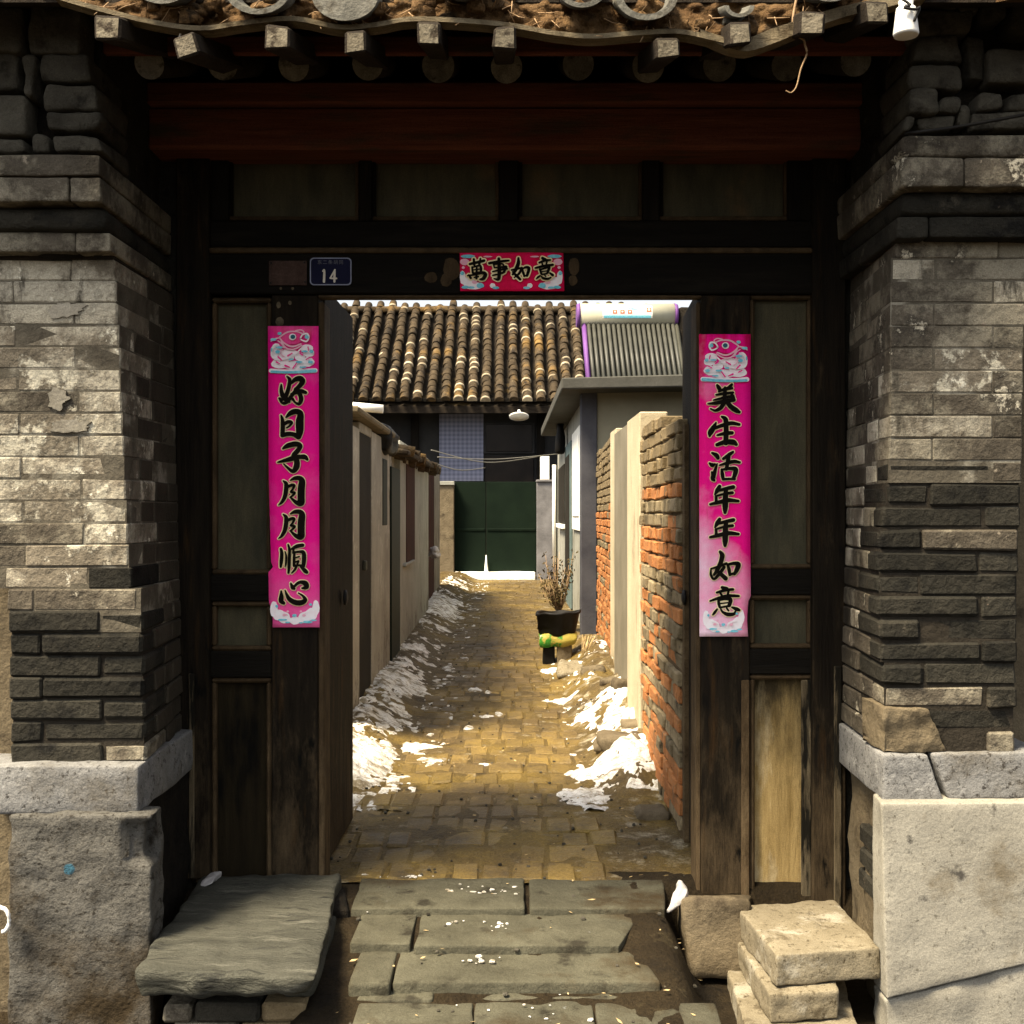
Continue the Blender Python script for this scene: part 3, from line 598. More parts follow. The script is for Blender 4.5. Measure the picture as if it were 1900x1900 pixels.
    def course(p0, p1, yt, ybm, Yf, nm, mt, r=0.008, amp=0.004, join=None):
        za, zb = PZ(ybm, Yf), PZ(yt, Yf)
        xs = [PX(p0, Yf)] + [PX(j, Yf) for j in (join or [])] + [PX(p1, Yf)]
        for a, b in zip(xs, xs[1:]):
            mm = MB(); mm.stone(c8(a + 0.001, b - 0.001, Yf, 3.99, za, zb), r, amp, 9, (8, 6, 6), rr.random() * 50); mm.build(nm, M[mt], root)
    if L:
        course(-40, 206, 430, 467, 3.375, 'corbel_slab', 'brick_mid', join=[140])
        course(-40, 197, 383, 427, 3.345, 'corbel_moulding', 'brick_dark', r=0.03)
        course(-40, 187, 328, 374, 3.30, 'corbel_slab', 'brick_mid', join=[128])
        course(-40, 186, 286, 326, 3.297, 'corbel_slab', 'brick_mid')
        course(-40, 190, 374, 384, 3.42, 'corbel_joint', 'mortar'); course(-40, 212, 467, 481, 3.43, 'corbel_joint', 'mortar')
    else:
        course(1664, 1950, 402, 441, 3.375, 'corbel_slab', 'brick_dark', join=[1724])
        course(1672, 1950, 352, 398, 3.36, 'corbel_moulding', 'brick_dark', r=0.03)
        course(1673, 1950, 292, 346, 3.31, 'corbel_slab', 'brick_mid', join=[1790])
        course(1674, 1950, 247, 291, 3.305, 'corbel_slab', 'brick_mid', r=0.02)
        course(1676, 1950, 345, 353, 3.42, 'corbel_joint', 'mortar')
    # broken rubble masonry above
    rb = ([(52, 8, 154, 100), (65, 100, 166, 152), (78, 156, 181, 205), (84, 206, 183, 246), (90, 247, 187, 284), (40, 98, 62, 178), (-25, 12, 42, 92), (-25, 96, 32, 166), (-25, 172, 48, 252), (55, 246, 88, 282), (-20, 258, 50, 286), (-25, -60, 60, 8), (64, -70, 160, 6)]
          if L else [(1702, 17, 1806, 66), (1694, 66, 1784, 117), (1690, 116, 1790, 166), (1683, 164, 1742, 212), (1776, -20, 1818, 28), (1826, -20, 1872, 36), (1878, -20, 1930, 58), (1838, 84, 1930, 150), (1746, 180, 1786, 212), (1782, 190, 1800, 232), (1818, 166, 1864, 206), (1870, 168, 1930, 206), (1702, 212, 1776, 246), (1800, 205, 1930, 240), (1698, -60, 1772, 15), (1792, 66, 1834, 150), (1678, 214, 1702, 244)])
    for (x0, y0, x1, y1) in rb:
        Yf = 3.30 + rr.uniform(0, 0.03)
        mm = MB(); j = 0.012
        c = [Vector(p) + Vector((rr.uniform(-j, j), 0, rr.uniform(-j, j) * 0.6)) for p in c8(PX(x0, Yf) + .002, PX(x1, Yf) - .002, Yf, Yf + 0.26, PZ(y1, Yf) + .002, PZ(y0, Yf) - .002)]
        mm.stone(c, 0.014, 0.009, 11, (9, 6, 8), rr.random() * 90); mm.build('rubble_stone', M['rubble'], root)
    mm = MB(); mm.stone(c8(PX(-40 if L else 1700, 3.4), PX(160 if L else 1950, 3.4), 3.40, 3.99, PZ(470 if L else 430, 3.4), 2.72), 0.02, 0.02, 9, (10, 6, 24), 5); mm.build('rubble_fill', M['dark_rubble'], root)
    # side cheek behind the rubble so that the inner face goes on to the roof
    mm = MB(); xx = [PX(214, YF) - 0.06, PX(190, YF) + .005] if L else [PX(1674, YF), PX(1690, YF) + 0.06]
    mm.stone(c8(min(xx), max(xx), 3.42, 3.995, z1 + .001, 2.74), 0.01, 0.006, 9, (6, 10, 16), 8); mm.build('cheek', M['brick_dark'], root)
    return root
pl = pier(-1); pr = pier(1)

for par_, a, b in ((pl, -2.6, -1.10), (pr, 1.13, 2.6)):
    m = MB(); m.box(a, b, 4.001, 4.30, -0.28, 2.86); m.build('back_wall', M['brick_dark'], par_)
# granite footings (parts of the piers)
m = MB(); Y0 = 3.38
m.stone(c8(PX(-60, Y0), PX(257, Y0), Y0, 3.985, PZ(1510, Y0), PZ(1421, Y0)), 0.008, 0.006, 12, (14, 12, 8), 3); m.build('cap_stone', M['granite'], pl)
m = MB(); Y0 = 3.34
def chip(w_, u):                                     # a notch broken out of the upper corner
    if u[0] > 0.80 and u[1] < 0.6 and 0.80 < u[2] < 0.97: w_ = w_ + Vector((-0.03 * sm((u[0] - 0.8) / 0.2), 0.03, 0))
    return w_
m.stone(c8(PX(14, Y0), PX(280, Y0), Y0, 3.46, -0.27, PZ(1513, Y0)), 0.009, 0.010, 13, (30, 12, 38), 6, warp=chip); m.build('base_block', M['granite_dirty'], pl)
Y0 = 3.42
xL, xm, xr_ = PX(1639, Y0), PX(1736, Y0), PX(1950, Y0); za, zb = PZ(1489, Y0), PZ(1402, Y0)
m = MB(); m.stone([(xL, Y0, za), (PX(1752, Y0), Y0, za), (xL + .02, 3.98, za), (PX(1752, Y0), 3.98, za), (xL, Y0, zb), (PX(1721, Y0), Y0, zb), (xL + .02, 3.98, zb), (PX(1721, Y0), 3.98, zb)], 0.008, 0.006, 12, (12, 10, 8), 13); m.build('cap_stone', M['granite'], pr)
m = MB(); m.stone([(PX(1762, Y0), Y0 + .006, za + .006), (xr_, Y0, za + .01), (PX(1762, Y0), 3.98, za), (xr_, 3.98, za), (PX(1731, Y0), Y0 + .006, zb + .004), (xr_, Y0, zb + .012), (PX(1731, Y0), 3.98, zb), (xr_, 3.98, zb)], 0.010, 0.006, 12, (14, 10, 8), 14); m.build('cap_stone', M['granite'], pr)
Y0 = 3.37; zt = PZ(1491, Y0); x0, x1 = PX(1632, Y0), PX(1960, Y0)
m = MB(); m.stone([(x0 + .02, Y0, PZ(1856, Y0)), (x1, Y0, PZ(1775, Y0)), (x0 + .02, 3.50, PZ(1856, Y0)), (x1, 3.50, PZ(1775, Y0)), (x0 + .005, Y0, zt), (x1, Y0, zt + .005), (x0 + .02, 3.50, zt), (x1, 3.50, zt)], 0.007, 0.004, 11, (30, 12, 32), 16); m.build('base_block', M['granite_light'], pr)
m = MB(); m.stone([(x0 + .02, Y0 + .012, -0.30), (x1, Y0 + .012, -0.30), (x0 + .02, 3.50, -0.30), (x1, 3.50, -0.30), (x0 + .02, Y0 + .012, PZ(1860, Y0)), (x1, Y0 + .012, PZ(1779, Y0)), (x0 + .02, 3.50, PZ(1860, Y0)), (x1, 3.50, PZ(1779, Y0))], 0.012, 0.012, 9, (20, 10, 10), 17); m.build('base_block', M['granite_light'], pr)
# crumbled plaster on the east pier's foot and inner side
m = MB(); m.stone([(PX(1640, 3.43), 3.434, PZ(1398, 3.43)), (PX(1762, 3.43), 3.438, PZ(1398, 3.43)), (PX(1600, 3.6), 3.62, PZ(1398, 3.43)), (PX(1762, 3.43), 3.6, PZ(1398, 3.43)), (PX(1640, 3.43), 3.425, PZ(1312, 3.43)), (PX(1722, 3.43), 3.432, PZ(1318, 3.43)), (PX(1600, 3.6), 3.62, PZ(1310, 3.43)), (PX(1722, 3.43), 3.6, PZ(1310, 3.43))], 0.005, 0.009, 16, (26, 8, 20), 31); m.build('plaster_patch', M['tan_plaster'], pr)
for i in range(3):                                   # the hole with old bricks below the cap stone
    m = MB(); za = PZ(1650 - i * 42, 3.75); m.box(1.125, 1.28, 3.62, 3.78, za, za + 0.062, 0.008, 0.003); m.build('brick', M['brick_dark'], pr)
m = MB(); m.stone(c8(1.145, 1.40, 3.49, 3.985, -0.28, PZ(1490, 3.5)), 0.02, 0.022, 7, (8, 16, 22), 33); m.build('plaster_patch', M['tan_plaster'], pr)
m = MB(); m.stone(c8(-1.40, -1.105, 3.44, 3.985, -0.28, PZ(1510, 3.4)), 0.01, 0.010, 8, (6, 12, 16), 34); m.build('footing', M['dark_rubble'], pl)
# loose plaster flakes on the west pier
for (px, py, rw, rh, s_) in ((108, 740, 20, 20, 1), (120, 575, 34, 15, 2), (130, 790, 36, 14, 3)):
    Y0 = 3.4365; pts = []; n = 40
    for k in range(n):
        a = 2 * math.pi * k / n; rr_ = 1 + 0.5 * noise.fractal(Vector((math.cos(a) * 1.6, math.sin(a) * 1.6, s_ * 5.3)), 0.8, 2.0, 5)
        pts.append((PX(px + rw * rr_ * math.cos(a), Y0), PZ(py - rh * rr_ * math.sin(a), Y0)))
    m = MB(); m.v = [(x, Y0 + 0.012, z) for x, z in pts] + [(x * 0.97 + PX(px, Y0) * .03, Y0 - 0.002, z * .97 + PZ(py, Y0) * .03) for x, z in pts]
    m.face(range(2 * n - 1, n - 1, -1))
    for k in range(n): m.face([k, (k + 1) % n, n + (k + 1) % n, n + k], 0, True)
    m.build('plaster_flake', M['plaster_patch'], pl)

# neighbouring walls beyond the piers
m = MB(); m.box(-3.2, PX(22, 3.52), 3.56, 3.9, -0.3, 2.7, 0.01); tag(m.build('house_wall', M['tan_plaster']), 'tan mud plaster house wall behind the limewashed pier', 'wall', 'house walls along the street')
m = MB(); m.box(PX(1880, 3.6), 3.3, 3.66, 3.95, -0.3, 2.7, 0.01); tag(m.build('house_wall', M['tan_plaster']), 'brown house wall behind the pier with the cracked cap stone', 'wall', 'house walls along the street')
m = MB(); cxx, czz = PX(4, 3.30), PZ(1707, 3.30)
m.tube([(cxx + 0.020 * math.cos(a) , 3.30, czz + 0.034 * math.sin(a)) for a in [i * math.pi / 8 - math.pi / 2 for i in range(9)]] , 0.006, 8)
m.tube([(cxx, 3.30, czz + .034), (cxx - .12, 3.40, czz + .03), (cxx - .2, 3.57, czz + .03)], 0.006, 8)
tag(m.build('pipe_hook', M['porcelain']), 'white bent pipe end beside the stained granite footing', 'pipe')

# ------------------------------------------------------------------ timber gate
gate = thing('timber_gate', (0, 4.0, 0), 'black lacquered timber gateway with panelled sides and open double doors', 'gate')
def tb(nm, x0, y0, x1, y1, Yf, Yb, mt, par=gate, ch=0.004):
    m = MB(); m.box(PX(x0, Yf), PX(x1, Yf), Yf, Yb, PZ(y1, Yf), PZ(y0, Yf), ch); return m.build(nm, M[mt], par)
tb('post', 326, 140, 388, 1632, 3.965, 4.12, 'wood_worn'); tb('post', 1508, 140, 1570, 1695, 3.965, 4.12, 'wood_worn')
tb('post_edge', 1548, 1236, 1562, 1690, 3.955, 3.964, 'moulding_pale', ch=0.003); tb('post_edge', 350, 1250, 360, 1630, 3.957, 3.964, 'moulding_pale', ch=0.002)
tb('lintel', 388, 470, 1508, 545, 3.975, 4.10, 'wood_h'); tb('lintel_moulding', 388, 459, 1508, 469, 3.965, 4.02, 'moulding')
tb('head_moulding', 590, 547, 1302, 553, 3.985, 4.03, 'moulding')
# transom
tb('transom_rail', 388, 410, 1508, 458, 3.985, 4.08, 'wood_h'); tb('transom_rail', 388, 225, 1508, 284, 3.985, 4.08, 'wood_h')
for a, b in ((388, 424), (666, 690), (926, 962), (1192, 1224), (1462, 1508)): tb('transom_stile', a, 284.4, b, 409.6, 3.988, 4.08, 'wood_v')
for a, b in ((424, 666), (690, 926), (962, 1192), (1224, 1462)):
    tb('transom_panel', a - 4, 280, b + 4, 412, 4.03, 4.05, 'panel_dark')
    for q in ((a, 401, b, 409), ): tb('panel_moulding', *q, 4.005, 4.028, 'moulding', ch=0.003)
    tb('panel_moulding', a, 284, a + 7, 401, 4.007, 4.028, 'wood_v', ch=0.003); tb('panel_moulding', b - 7, 284, b, 401, 4.007, 4.028, 'moulding', ch=0.003)
# red beams beneath the rafters
tb('tie_beam', 270, 196, 1620, 276, 3.86, 4.10, 'red_wood', ch=0.012); tb('tie_beam', 270, 150, 1620, 192, 3.83, 4.05, 'red_wood', ch=0.008)
# side panels: (stiles, rails, panels)
def side_panels(xa, xb, ys, mats, frame, bottom, pmold):
    for (y0, y1), mt in zip(ys, mats):
        tb('panel', xa - 2, y0 - 2, xb + 2, y1 + 2, 4.03, 4.05, mt)
        for q in ((xa, y0, xb, y0 + 9), (xa, y1 - 9, xb, y1)): tb('panel_moulding', *q, 3.996, 4.029, pmold, ch=0.006)
        for q in ((xa, y0 + 9.2, xa + 9, y1 - 9.2), (xb - 9, y0 + 9.2, xb, y1 - 9.2)): tb('panel_moulding', *q, 3.997, 4.029, pmold, ch=0.006)
side_panels(392, 503, [(552, 1066), (1116, 1208), (1258, 1640)], ['panel_dark', 'panel_dark', 'panel_left'], None, 1640, 'moulding')
side_panels(1392, 1508, [(546, 1056), (1104, 1204), (1252, 1672)], ['panel_dark', 'panel_dark', 'panel_bare_painted_sun'], None, 1672, 'moulding')
tb('rail', 388, 1066.5, 503, 1115.5, 3.99, 4.08, 'wood_h'); tb('rail', 388, 1208.5, 503, 1257.5, 3.99, 4.08, 'wood_h')
tb('rail', 1392, 1056.5, 1508, 1103.5, 3.99, 4.08, 'wood_h'); tb('rail', 1392, 1204.5, 1508, 1251.5, 3.99, 4.08, 'wood_h')
tb('stile', 503.5, 546.5, 590, 1645, 3.99, 4.10, 'wood_worn'); tb('stile', 1301, 546.5, 1391.5, 1668, 3.99, 4.10, 'wood_worn')
tb('frame_strip', 590.5, 560.5, 602, 1645, 3.995, 4.12, 'moulding'); tb('frame_strip', 1292, 560.5, 1300.5, 1668, 3.995, 4.12, 'moulding')
tb('stile_moulding', 1487, 1262, 1506, 1672, 3.985, 3.995, 'moulding_pale', ch=0.004); tb('stile_moulding', 1376, 1262, 1391, 1668, 3.982, 3.99, 'moulding', ch=0.003)
# open leaves, swung inwards
for s_, nm in ((-1, 'door_leaf'), (1, 'door_leaf')):
    xh, xe = (PX(602, 4.13), PX(655, 4.80)) if s_ < 0 else (PX(1297, 4.13), PX(1266, 4.78))
    ye = 4.80 if s_ < 0 else 4.78
    zt = PZ(588, ye); m = MB()
    a, b = (xh - 0.0, xe) if s_ < 0 else (xh, xe)
    t = 0.05 * s_
    c = [(a + t, 4.13, 0.012), (a, 4.13, 0.012), (b + t, ye, 0.012), (b, ye, 0.012), (a + t, 4.13, zt), (a, 4.13, zt), (b + t, ye, zt), (b, ye, zt)]
    if s_ > 0: c = [c[q] for q in (1, 0, 3, 2, 5, 4, 7, 6)]
    m.hexa(c, 0.006); leaf = m.build(nm, M['wood_worn'], gate)
    m = MB(); xx = (a + b) / 2 - s_ * 0.012; m.lathe((xx, 4.5, 0.95), [(0.03, 0), (0.03, 0.008), (0.012, 0.014)], 12, axis=(-s_, 0, 0)); m.build('handle', M['wire_black'], leaf)
tb('top_track', 602, 520, 1296, 545, 4.125, 4.18, 'wood_h')
# gate pier stone under the east jamb and its plaster
m = MB(); m.stone([(PX(1283, 3.72), 3.72, -0.22), (PX(1392, 3.72), 3.72, -0.22), (PX(1258, 3.99), 4.10, -0.2), (PX(1392, 3.72), 4.1, -0.2), (PX(1262, 3.74), 3.74, PZ(1668, 3.74)), (PX(1392, 3.74), 3.74, PZ(1668, 3.74)), (PX(1258, 3.99), 3.985, -0.035), (PX(1396, 3.99), 3.985, -0.035)], 0.02, 0.012, 8, (10, 8, 12), 41)
tag(m.build('jamb_stone', M['tan_plaster']), 'crumbling tan plastered stone under the door jamb beside the kerb blocks', 'stone block')
m = MB(); m.stone([(PX(596, 3.76), 3.74, -0.22), (PX(650, 3.74), 3.74, -0.22), (PX(560, 4), 4.10, -0.2), (PX(640, 4), 4.1, -0.2), (PX(596, 3.74), 3.74, 0.0), (PX(650, 3.74), 3.74, 0.0), (PX(560, 4), 3.985, 0.0), (PX(640, 4), 3.985, 0.0)], 0.02, 0.008, 8, (7, 8, 9), 42)
tag(m.build('jamb_stone', M['dark_rubble']), 'dark stone under the door jamb behind the long bench slab', 'stone block')

# ------------------------------------------------------------------ eave roof
roof = thing('tiled_eave', (0, 3.7, 2.6), 'crumbling tiled eave with mud bedding and exposed round rafter ends', 'roof')
YR, YFl = 3.45, 3.01
sl_ = 0.40
for i, px in enumerate((277, 413, 545, 682, 813, 940, 1073, 1203, 1335, 1460, 1588)):
    c = P(px, 121 + R.uniform(-3, 4) - (12 if px > 1500 else 0), YR); r_ = 29 * YR / F * R.uniform(0.95, 1.06)
    m = MB(); d = Vector((0, 1, sl_)).normalized(); m.tube([c, c + d * 0.62], r_, 20, 1); m.m[-2] = 0; m.m[-1] = 0
    m.build('rafter', [M['rafter_end'], M['rafter_wood']], roof)
for (px, py, sz, rot) in ((345, 84, 24, 0.35), (512, 69, 25, 0.0), (660, 76, 24, 0.03), (793, 62, 23, 0.0), (935, 71, 23, -0.02), (1240, 88, 23, 0.03), (1506, 44, 26, 0.0), (1628, 26, 24, 0.0), (1372, 62, 23, 0.0), (200, 52, 25, 0.0)):
    c = P(px, py, YFl); hs_ = sz * 0.92 * YFl / F; m = MB(); cr, sr = math.cos(rot), math.sin(rot); q = []
    for zz in (-hs_, hs_):
        for (yy, dz) in ((0, 0), (0.5, 0.5 * 0.30)):
            for xx in (-hs_, hs_): q.append((c.x + xx * cr - zz * sr, c.y + yy, c.z + xx * sr + zz * cr + dz))
    m.hexa(q, 0.006, 0.005); f_ = [m.m[k] for k in range(len(m.m))]
    m.m = [1] * len(m.m); m.m[2] = 0                 # the sawn end is paler than the sides
    m.build('flying_rafter', [M['sawn_end'], M['rafter_wood']], roof)
tb('fascia_board', 190, 66, 1690, 99, 3.42, 3.445, 'red_wood', roof)
# soffit boards and roof body
m = MB(); xa, xb = -2.4, 2.4
def roofpt(x, Y, dz=0): return (x, Y, 2.655 + (Y - 3.15) * 0.36 + dz)
m.hexa([roofpt(xa, 3.13), roofpt(xb, 3.13), roofpt(xa, 4.08), roofpt(xb, 4.08), roofpt(xa, 3.13, .03), roofpt(xb, 3.13, .03), roofpt(xa, 4.08, .03), roofpt(xb, 4.08, .03)])
m.build('soffit_board', M['rafter_wood'], roof)
m = MB(); m.hexa([roofpt(xa, 3.14, .032), roofpt(xb, 3.14, .032), roofpt(xa, 4.08, .032), roofpt(xb, 4.08, .032), roofpt(xa, 3.15, .12), roofpt(xb, 3.15, .12), roofpt(xa, 4.08, .10), roofpt(xb, 4.08, .10)])
m.hexa([(xa, 4.081, 2.99), (xb, 4.081, 2.99), (xa, 4.36, 2.86), (xb, 4.36, 2.86), (xa, 4.081, 3.09), (xb, 4.081, 3.09), (xa, 4.36, 2.93), (xb, 4.36, 2.93)])
for sx, y_ in ((-1, 3.05), (1, 3.02)):  # unseen overhang above the piers, added to shade corbels and pier tops
    a_, b_ = (-2.4, -1.42) if sx < 0 else (1.30, 2.4)
    m.hexa([roofpt(a_, y_), roofpt(b_, y_), roofpt(a_, 3.129), roofpt(b_, 3.129), roofpt(a_, y_, .1), roofpt(b_, y_, .1), roofpt(a_, 3.129, .1), roofpt(b_, 3.129, .1)])
m.build('roof_bed_and_shade_lips', M['mud'], roof)
tb('wall_plate', 150, 118, 1750, 152, 4.0, 4.12, 'wood_h', roof)
m = MB(); m.box(-2.4, 2.4, 4.0, 4.12, 2.62, 2.99); m.build('gable_fill', M['dark_rubble'], roof)
# the mud edge
lathl = [(100, -8), (180, 15), (280, 40), (370, 52), (450, 42), (545, 34), (630, 50), (700, 45), (760, 35), (860, 38), (950, 47), (1030, 61), (1100, 67), (1180, 61), (1260, 58), (1330, 72), (1372, 82)]
def lath_y(px): return lerp(lathl + [(1500, 40), (1640, 4), (1760, -20)], px)
YM = 3.10
m = MB()
def mud(u, v):
    px = 60 + u * 1700; y0 = lath_y(px) - 3; py = y0 + (-70 - y0) * v
    d = noise.fractal(Vector((px * 0.022, py * 0.03, 3)), 1, 2, 5); e_ = abs(nz(px * 0.035, py * 0.045, 8))
    Yy = YM + 0.022 - 0.03 * d - 0.035 * e_ + v * 0.05
    return P(px, py, Yy)
m.grid(mud, 300, 26, flip=False); m.build('mud_bed', M['mud'], roof)
for i in range(26):                                  # clods
    px = R.uniform(240, 1420); y0 = lath_y(px); c = P(px, y0 - R.uniform(6, 46), YM - 0.01); r_ = R.uniform(0.008, 0.022)
    m = MB(); m.stone(c8(c.x - r_ * 1.3, c.x + r_ * 1.3, c.y - r_, c.y + r_, c.z - r_, c.z + r_), r_ * 0.8, r_ * 0.5, 40, (6, 6, 6), i); m.build('mud_clod', M['mud'], roof)
rr = random.Random(31); m = MB()
for i in range(90):                                  # straw and twigs sticking out of the mud
    px = rr.uniform(140, 1560); p = P(px, lath_y(px) - rr.uniform(-4, 40), YM - 0.005); d = Vector((rr.uniform(-1, 1), rr.uniform(-1.0, -.2), rr.uniform(-1, .35))).normalized() * rr.uniform(.02, .06)
    m.tube([p - d * .3, p + d * .5 + Vector((0, 0, rr.uniform(-.004, .004))), p + d], [0.0016, 0.0013, 0.0008], 4)
m.build('straw', M['twig'], roof, kind='stuff')
# lath strip along the edge and the loose board
def strip(nm, pts, Yf, hh, dep, mt, par, hs2=None):
    m = MB(); b = 0
    for i, (px, py) in enumerate(pts):
        hv = hh if hs2 is None else hs2[i]
        p = P(px, py, Yf + 0.004 * math.sin(i * 1.7)); z_ = hv * Yf / F
        m.v += [(p.x, p.y, p.z - z_), (p.x, p.y, p.z + z_), (p.x, p.y + dep, p.z + z_), (p.x, p.y + dep, p.z - z_)]
    for i in range(len(pts) - 1):
        for k in range(4):
            m.face([i * 4 + k, (i + 1) * 4 + k, (i + 1) * 4 + (k + 1) % 4, i * 4 + (k + 1) % 4])
    m.face([0, 1, 2, 3]); n = (len(pts) - 1) * 4; m.face([n + 3, n + 2, n + 1, n])
    return m.build(nm, M[mt], par)
def dense(pts, k=4):
    o = []
    for i in range(len(pts) - 1):
        p0, p1, p2, p3 = pts[max(i - 1, 0)], pts[i], pts[i + 1], pts[min(i + 2, len(pts) - 1)]
        for j in range(k):
            t = j / k
            o.append(tuple(0.5 * (2 * b + (c - a) * t + (2 * a - 5 * b + 4 * c - d) * t * t + (3 * b - a - 3 * c + d) * t ** 3) for a, b, c, d in zip(p0, p1, p2, p3)))
    o.append(tuple(pts[-1])); return o
dl = dense(lathl); strip('eave_lath', dl, YM - 0.03, 4.5, 0.05, 'lath', roof)
strip('loose_board', dense([(1300, 60), (1372, 84), (1430, 68), (1500, 42), (1570, 20), (1650, 2), (1720, -12)]), YM - 0.02, 12, 0.05, 'lath', roof, [6, 7, 8, 9, 10, 12, 13, 14, 14, 14, 13, 12, 12, 12, 11, 11, 10, 10, 10, 10, 10, 9, 9, 8, 8][:25])
# eave tiles: trough ends hanging over the mud
def eave_tile(px, py, rpx, th, full=False):
    m = MB(); Y0 = YM - 0.07; r1 = rpx * Y0 / F; r0 = r1 - th; n = 14; c = P(px, py, Y0); D = Vector((0, 0.30, 0.11))
    pr_ = []
    for k in range(n + 1):
        a = math.pi + math.pi * k / n
        for r_ in (r1, r0):
            pr_.append(Vector((c.x + r_ * math.cos(a), c.y, c.z + r_ * 0.78 * math.sin(a))))
    b = len(m.v); m.v += [tuple(p) for p in pr_] + [tuple(p + D) for p in pr_]; K = len(pr_)
    for k in range(n):
        i = 2 * k
        m.face([i, i + 1, i + 3, i + 2]); m.face([i, i + 2, K + i + 2, K + i], 0, True); m.face([i + 1, K + i + 1, K + i + 3, i + 3], 0, True)
    m.face([0, K, K + 1, 1]); m.face([2 * n, 2 * n + 1, K + 2 * n + 1, K + 2 * n])
    if full: m.face([2 * k + 1 for k in range(n + 1)])
    m.build('eave_tile', M['roof_tile'], roof)
for q in ((478, -22, 62, 0.018), (640, -10, 62, 0.03, True), (1080, -22, 46, 0.016), (1200, -8, 58, 0.02), (300, -40, 60, 0.018), (860, -46, 58, 0.018), (1372, 10, 28, 0.012), (1540, -40, 55, 0.018)): eave_tile(*q)
m = MB(); m.stone(c8(PX(1342, 3.12), PX(1392, 3.12), 3.12, 3.2, PZ(44, 3.12), PZ(28, 3.12)), 0.008, 0.004, 20, (7, 5, 5), 3); m.build('tile_fragment', M['roof_tile'], roof)

# hanging bits
m = MB(); c = P(1681, 34, 2.96)
m.lathe((c.x, c.y, c.z - 0.045), [(0.0, 0.004), (0.030, 0.0), (0.032, 0.006), (0.026, 0.055), (0.024, 0.070), (0.017, 0.076), (0.019, 0.088), (0.012, 0.10)], 18)
ins = thing('insulator', (c.x, c.y, c.z - 0.045), 'white porcelain insulator hanging at the end of the eave', 'insulator')
m.build('porcelain_bell', M['porcelain'], ins)
m = MB(); m.tube(dense([(c.x - .024, 2.94, c.z + .045), (c.x, 2.928, c.z + .02), (c.x - .018, 2.924, c.z + .012), (c.x + .012, 2.926, c.z + .008), (c.x + .028, 2.94, c.z + .018), (c.x + 0.01, 2.928, c.z - .02)]), 0.0035, 6); m.build('wire_tie', M['wire_black'], ins)
tw = dense([P(x, y, 3.09) for x, y in ((1482, -20), (1472, 30), (1473, 62), (1490, 72), (1494, 85), (1497, 100), (1486, 128), (1478, 160), (1468, 172), (1458, 168))])
m = MB(); m.tube(tw, [0.0042 - 0.0028 * i / len(tw) for i in range(len(tw))], 6); tag(m.build('dry_vine', M['twig']), 'thin dry vine dangling from the eave in front of the beam', 'vine')
m = MB(); m.tube(dense([P(1600, 262, 3.75), P(1640, 255, 3.6), P(1690, 247, 3.28), P(1760, 238, 3.27), P(1830, 226, 3.27), P(1905, 212, 3.27), P(1990, 196, 3.27)]), 0.005, 6); tag(m.build('cable', M['wire_black']), 'black cable slung across the pier above the corbel courses', 'cable')
m = MB(); m.tube([P(333, 48, 3.1), P(336, 58, 3.1), P(332, 70, 3.1)], [0.003, 0.005, 0.003], 6); tag(m.build('paper_scrap', M['porcelain']), 'tiny white scrap caught under the eave lath', 'scrap')

# ------------------------------------------------------------------ couplets, banner, plates
def cr(pts, k=6):
    return dense(pts, k) if len(pts) > 2 else [tuple(a + (b - a) * t / k for a, b in zip(*pts)) for t in range(k + 1)]
LAY = [0]
def ribbon(m, pts, tf, Y0, mi, grow=0.0):
    """a brush stroke (x, y, half width) laid flat just in front of the sheet"""
    LAY[0] += 1; Yy = Y0 - (LAY[0] % 40) * 0.00007
    pp = cr(pts); q = []
    for i, (x, y, hw) in enumerate(pp):
        a, b = pp[max(i - 1, 0)], pp[min(i + 1, len(pp) - 1)]
        dx, dy = b[0] - a[0], b[1] - a[1]; L = math.hypot(dx, dy) or 1
        q.append((x, y, hw + grow, -dy / L, dx / L))
    left = [(x + nx * h_, y + ny * h_) for x, y, h_, nx, ny in q]; right = [(x - nx * h_, y - ny * h_) for x, y, h_, nx, ny in q]
    def pt(u): px, py = tf(u[0], u[1]); return (PX(px, Yy), Yy, PZ(py, Yy))
    b0 = len(m.v); m.v += [pt(u) for u in left] + [pt(u) for u in right]; n = len(q)
    for i in range(n - 1): m.face([b0 + i, b0 + i + 1, b0 + n + i + 1, b0 + n + i], mi)
    for e_, sg in ((0, -1), (n - 1, 1)):             # rounded ends
        x, y, h_, nx, ny = q[e_]; dx, dy = (ny, -nx); dx, dy = dx * sg, dy * sg
        ring = [(x + h_ * (math.cos(t) * nx + math.sin(t) * dx), y + h_ * (math.cos(t) * ny + math.sin(t) * dy)) for t in [math.pi * k / 6 for k in range(7)]]
        m.poly([pt(u) for u in ring], mi)
def blob(m, cx, cy, rx, ry, tf, Y0, mi, seed=0, n=14, wob=0.2):
    LAY[0] += 1; Yy = Y0 - (LAY[0] % 40) * 0.00007; pts = []
    for k in range(n):
        a = 2 * math.pi * k / n; r_ = 1 + wob * nz(math.cos(a) * 1.5, math.sin(a) * 1.5, seed * 3.3 + 1)
        px, py = tf(cx + rx * r_ * math.cos(a), cy + ry * r_ * math.sin(a)); pts.append((PX(px, Yy), Yy, PZ(py, Yy)))
    m.poly(pts, mi)
def glyph(nm, strokes, tf, Y0, par, grow):
    m = MB()
    for s_ in strokes: ribbon(m, s_, tf, Y0 - 0.0008, 1, grow)
    for s_ in strokes: ribbon(m, [(x, y, h_ * 1.08 + 2.0) for x, y, h_ in s_], tf, Y0 - 0.0045, 0, 0.0)
    return m.build(nm, [M['ink'], M['gold']], par)
tA = lambda x, y: (480 + x / 6.129, 590 + y / 6.129)
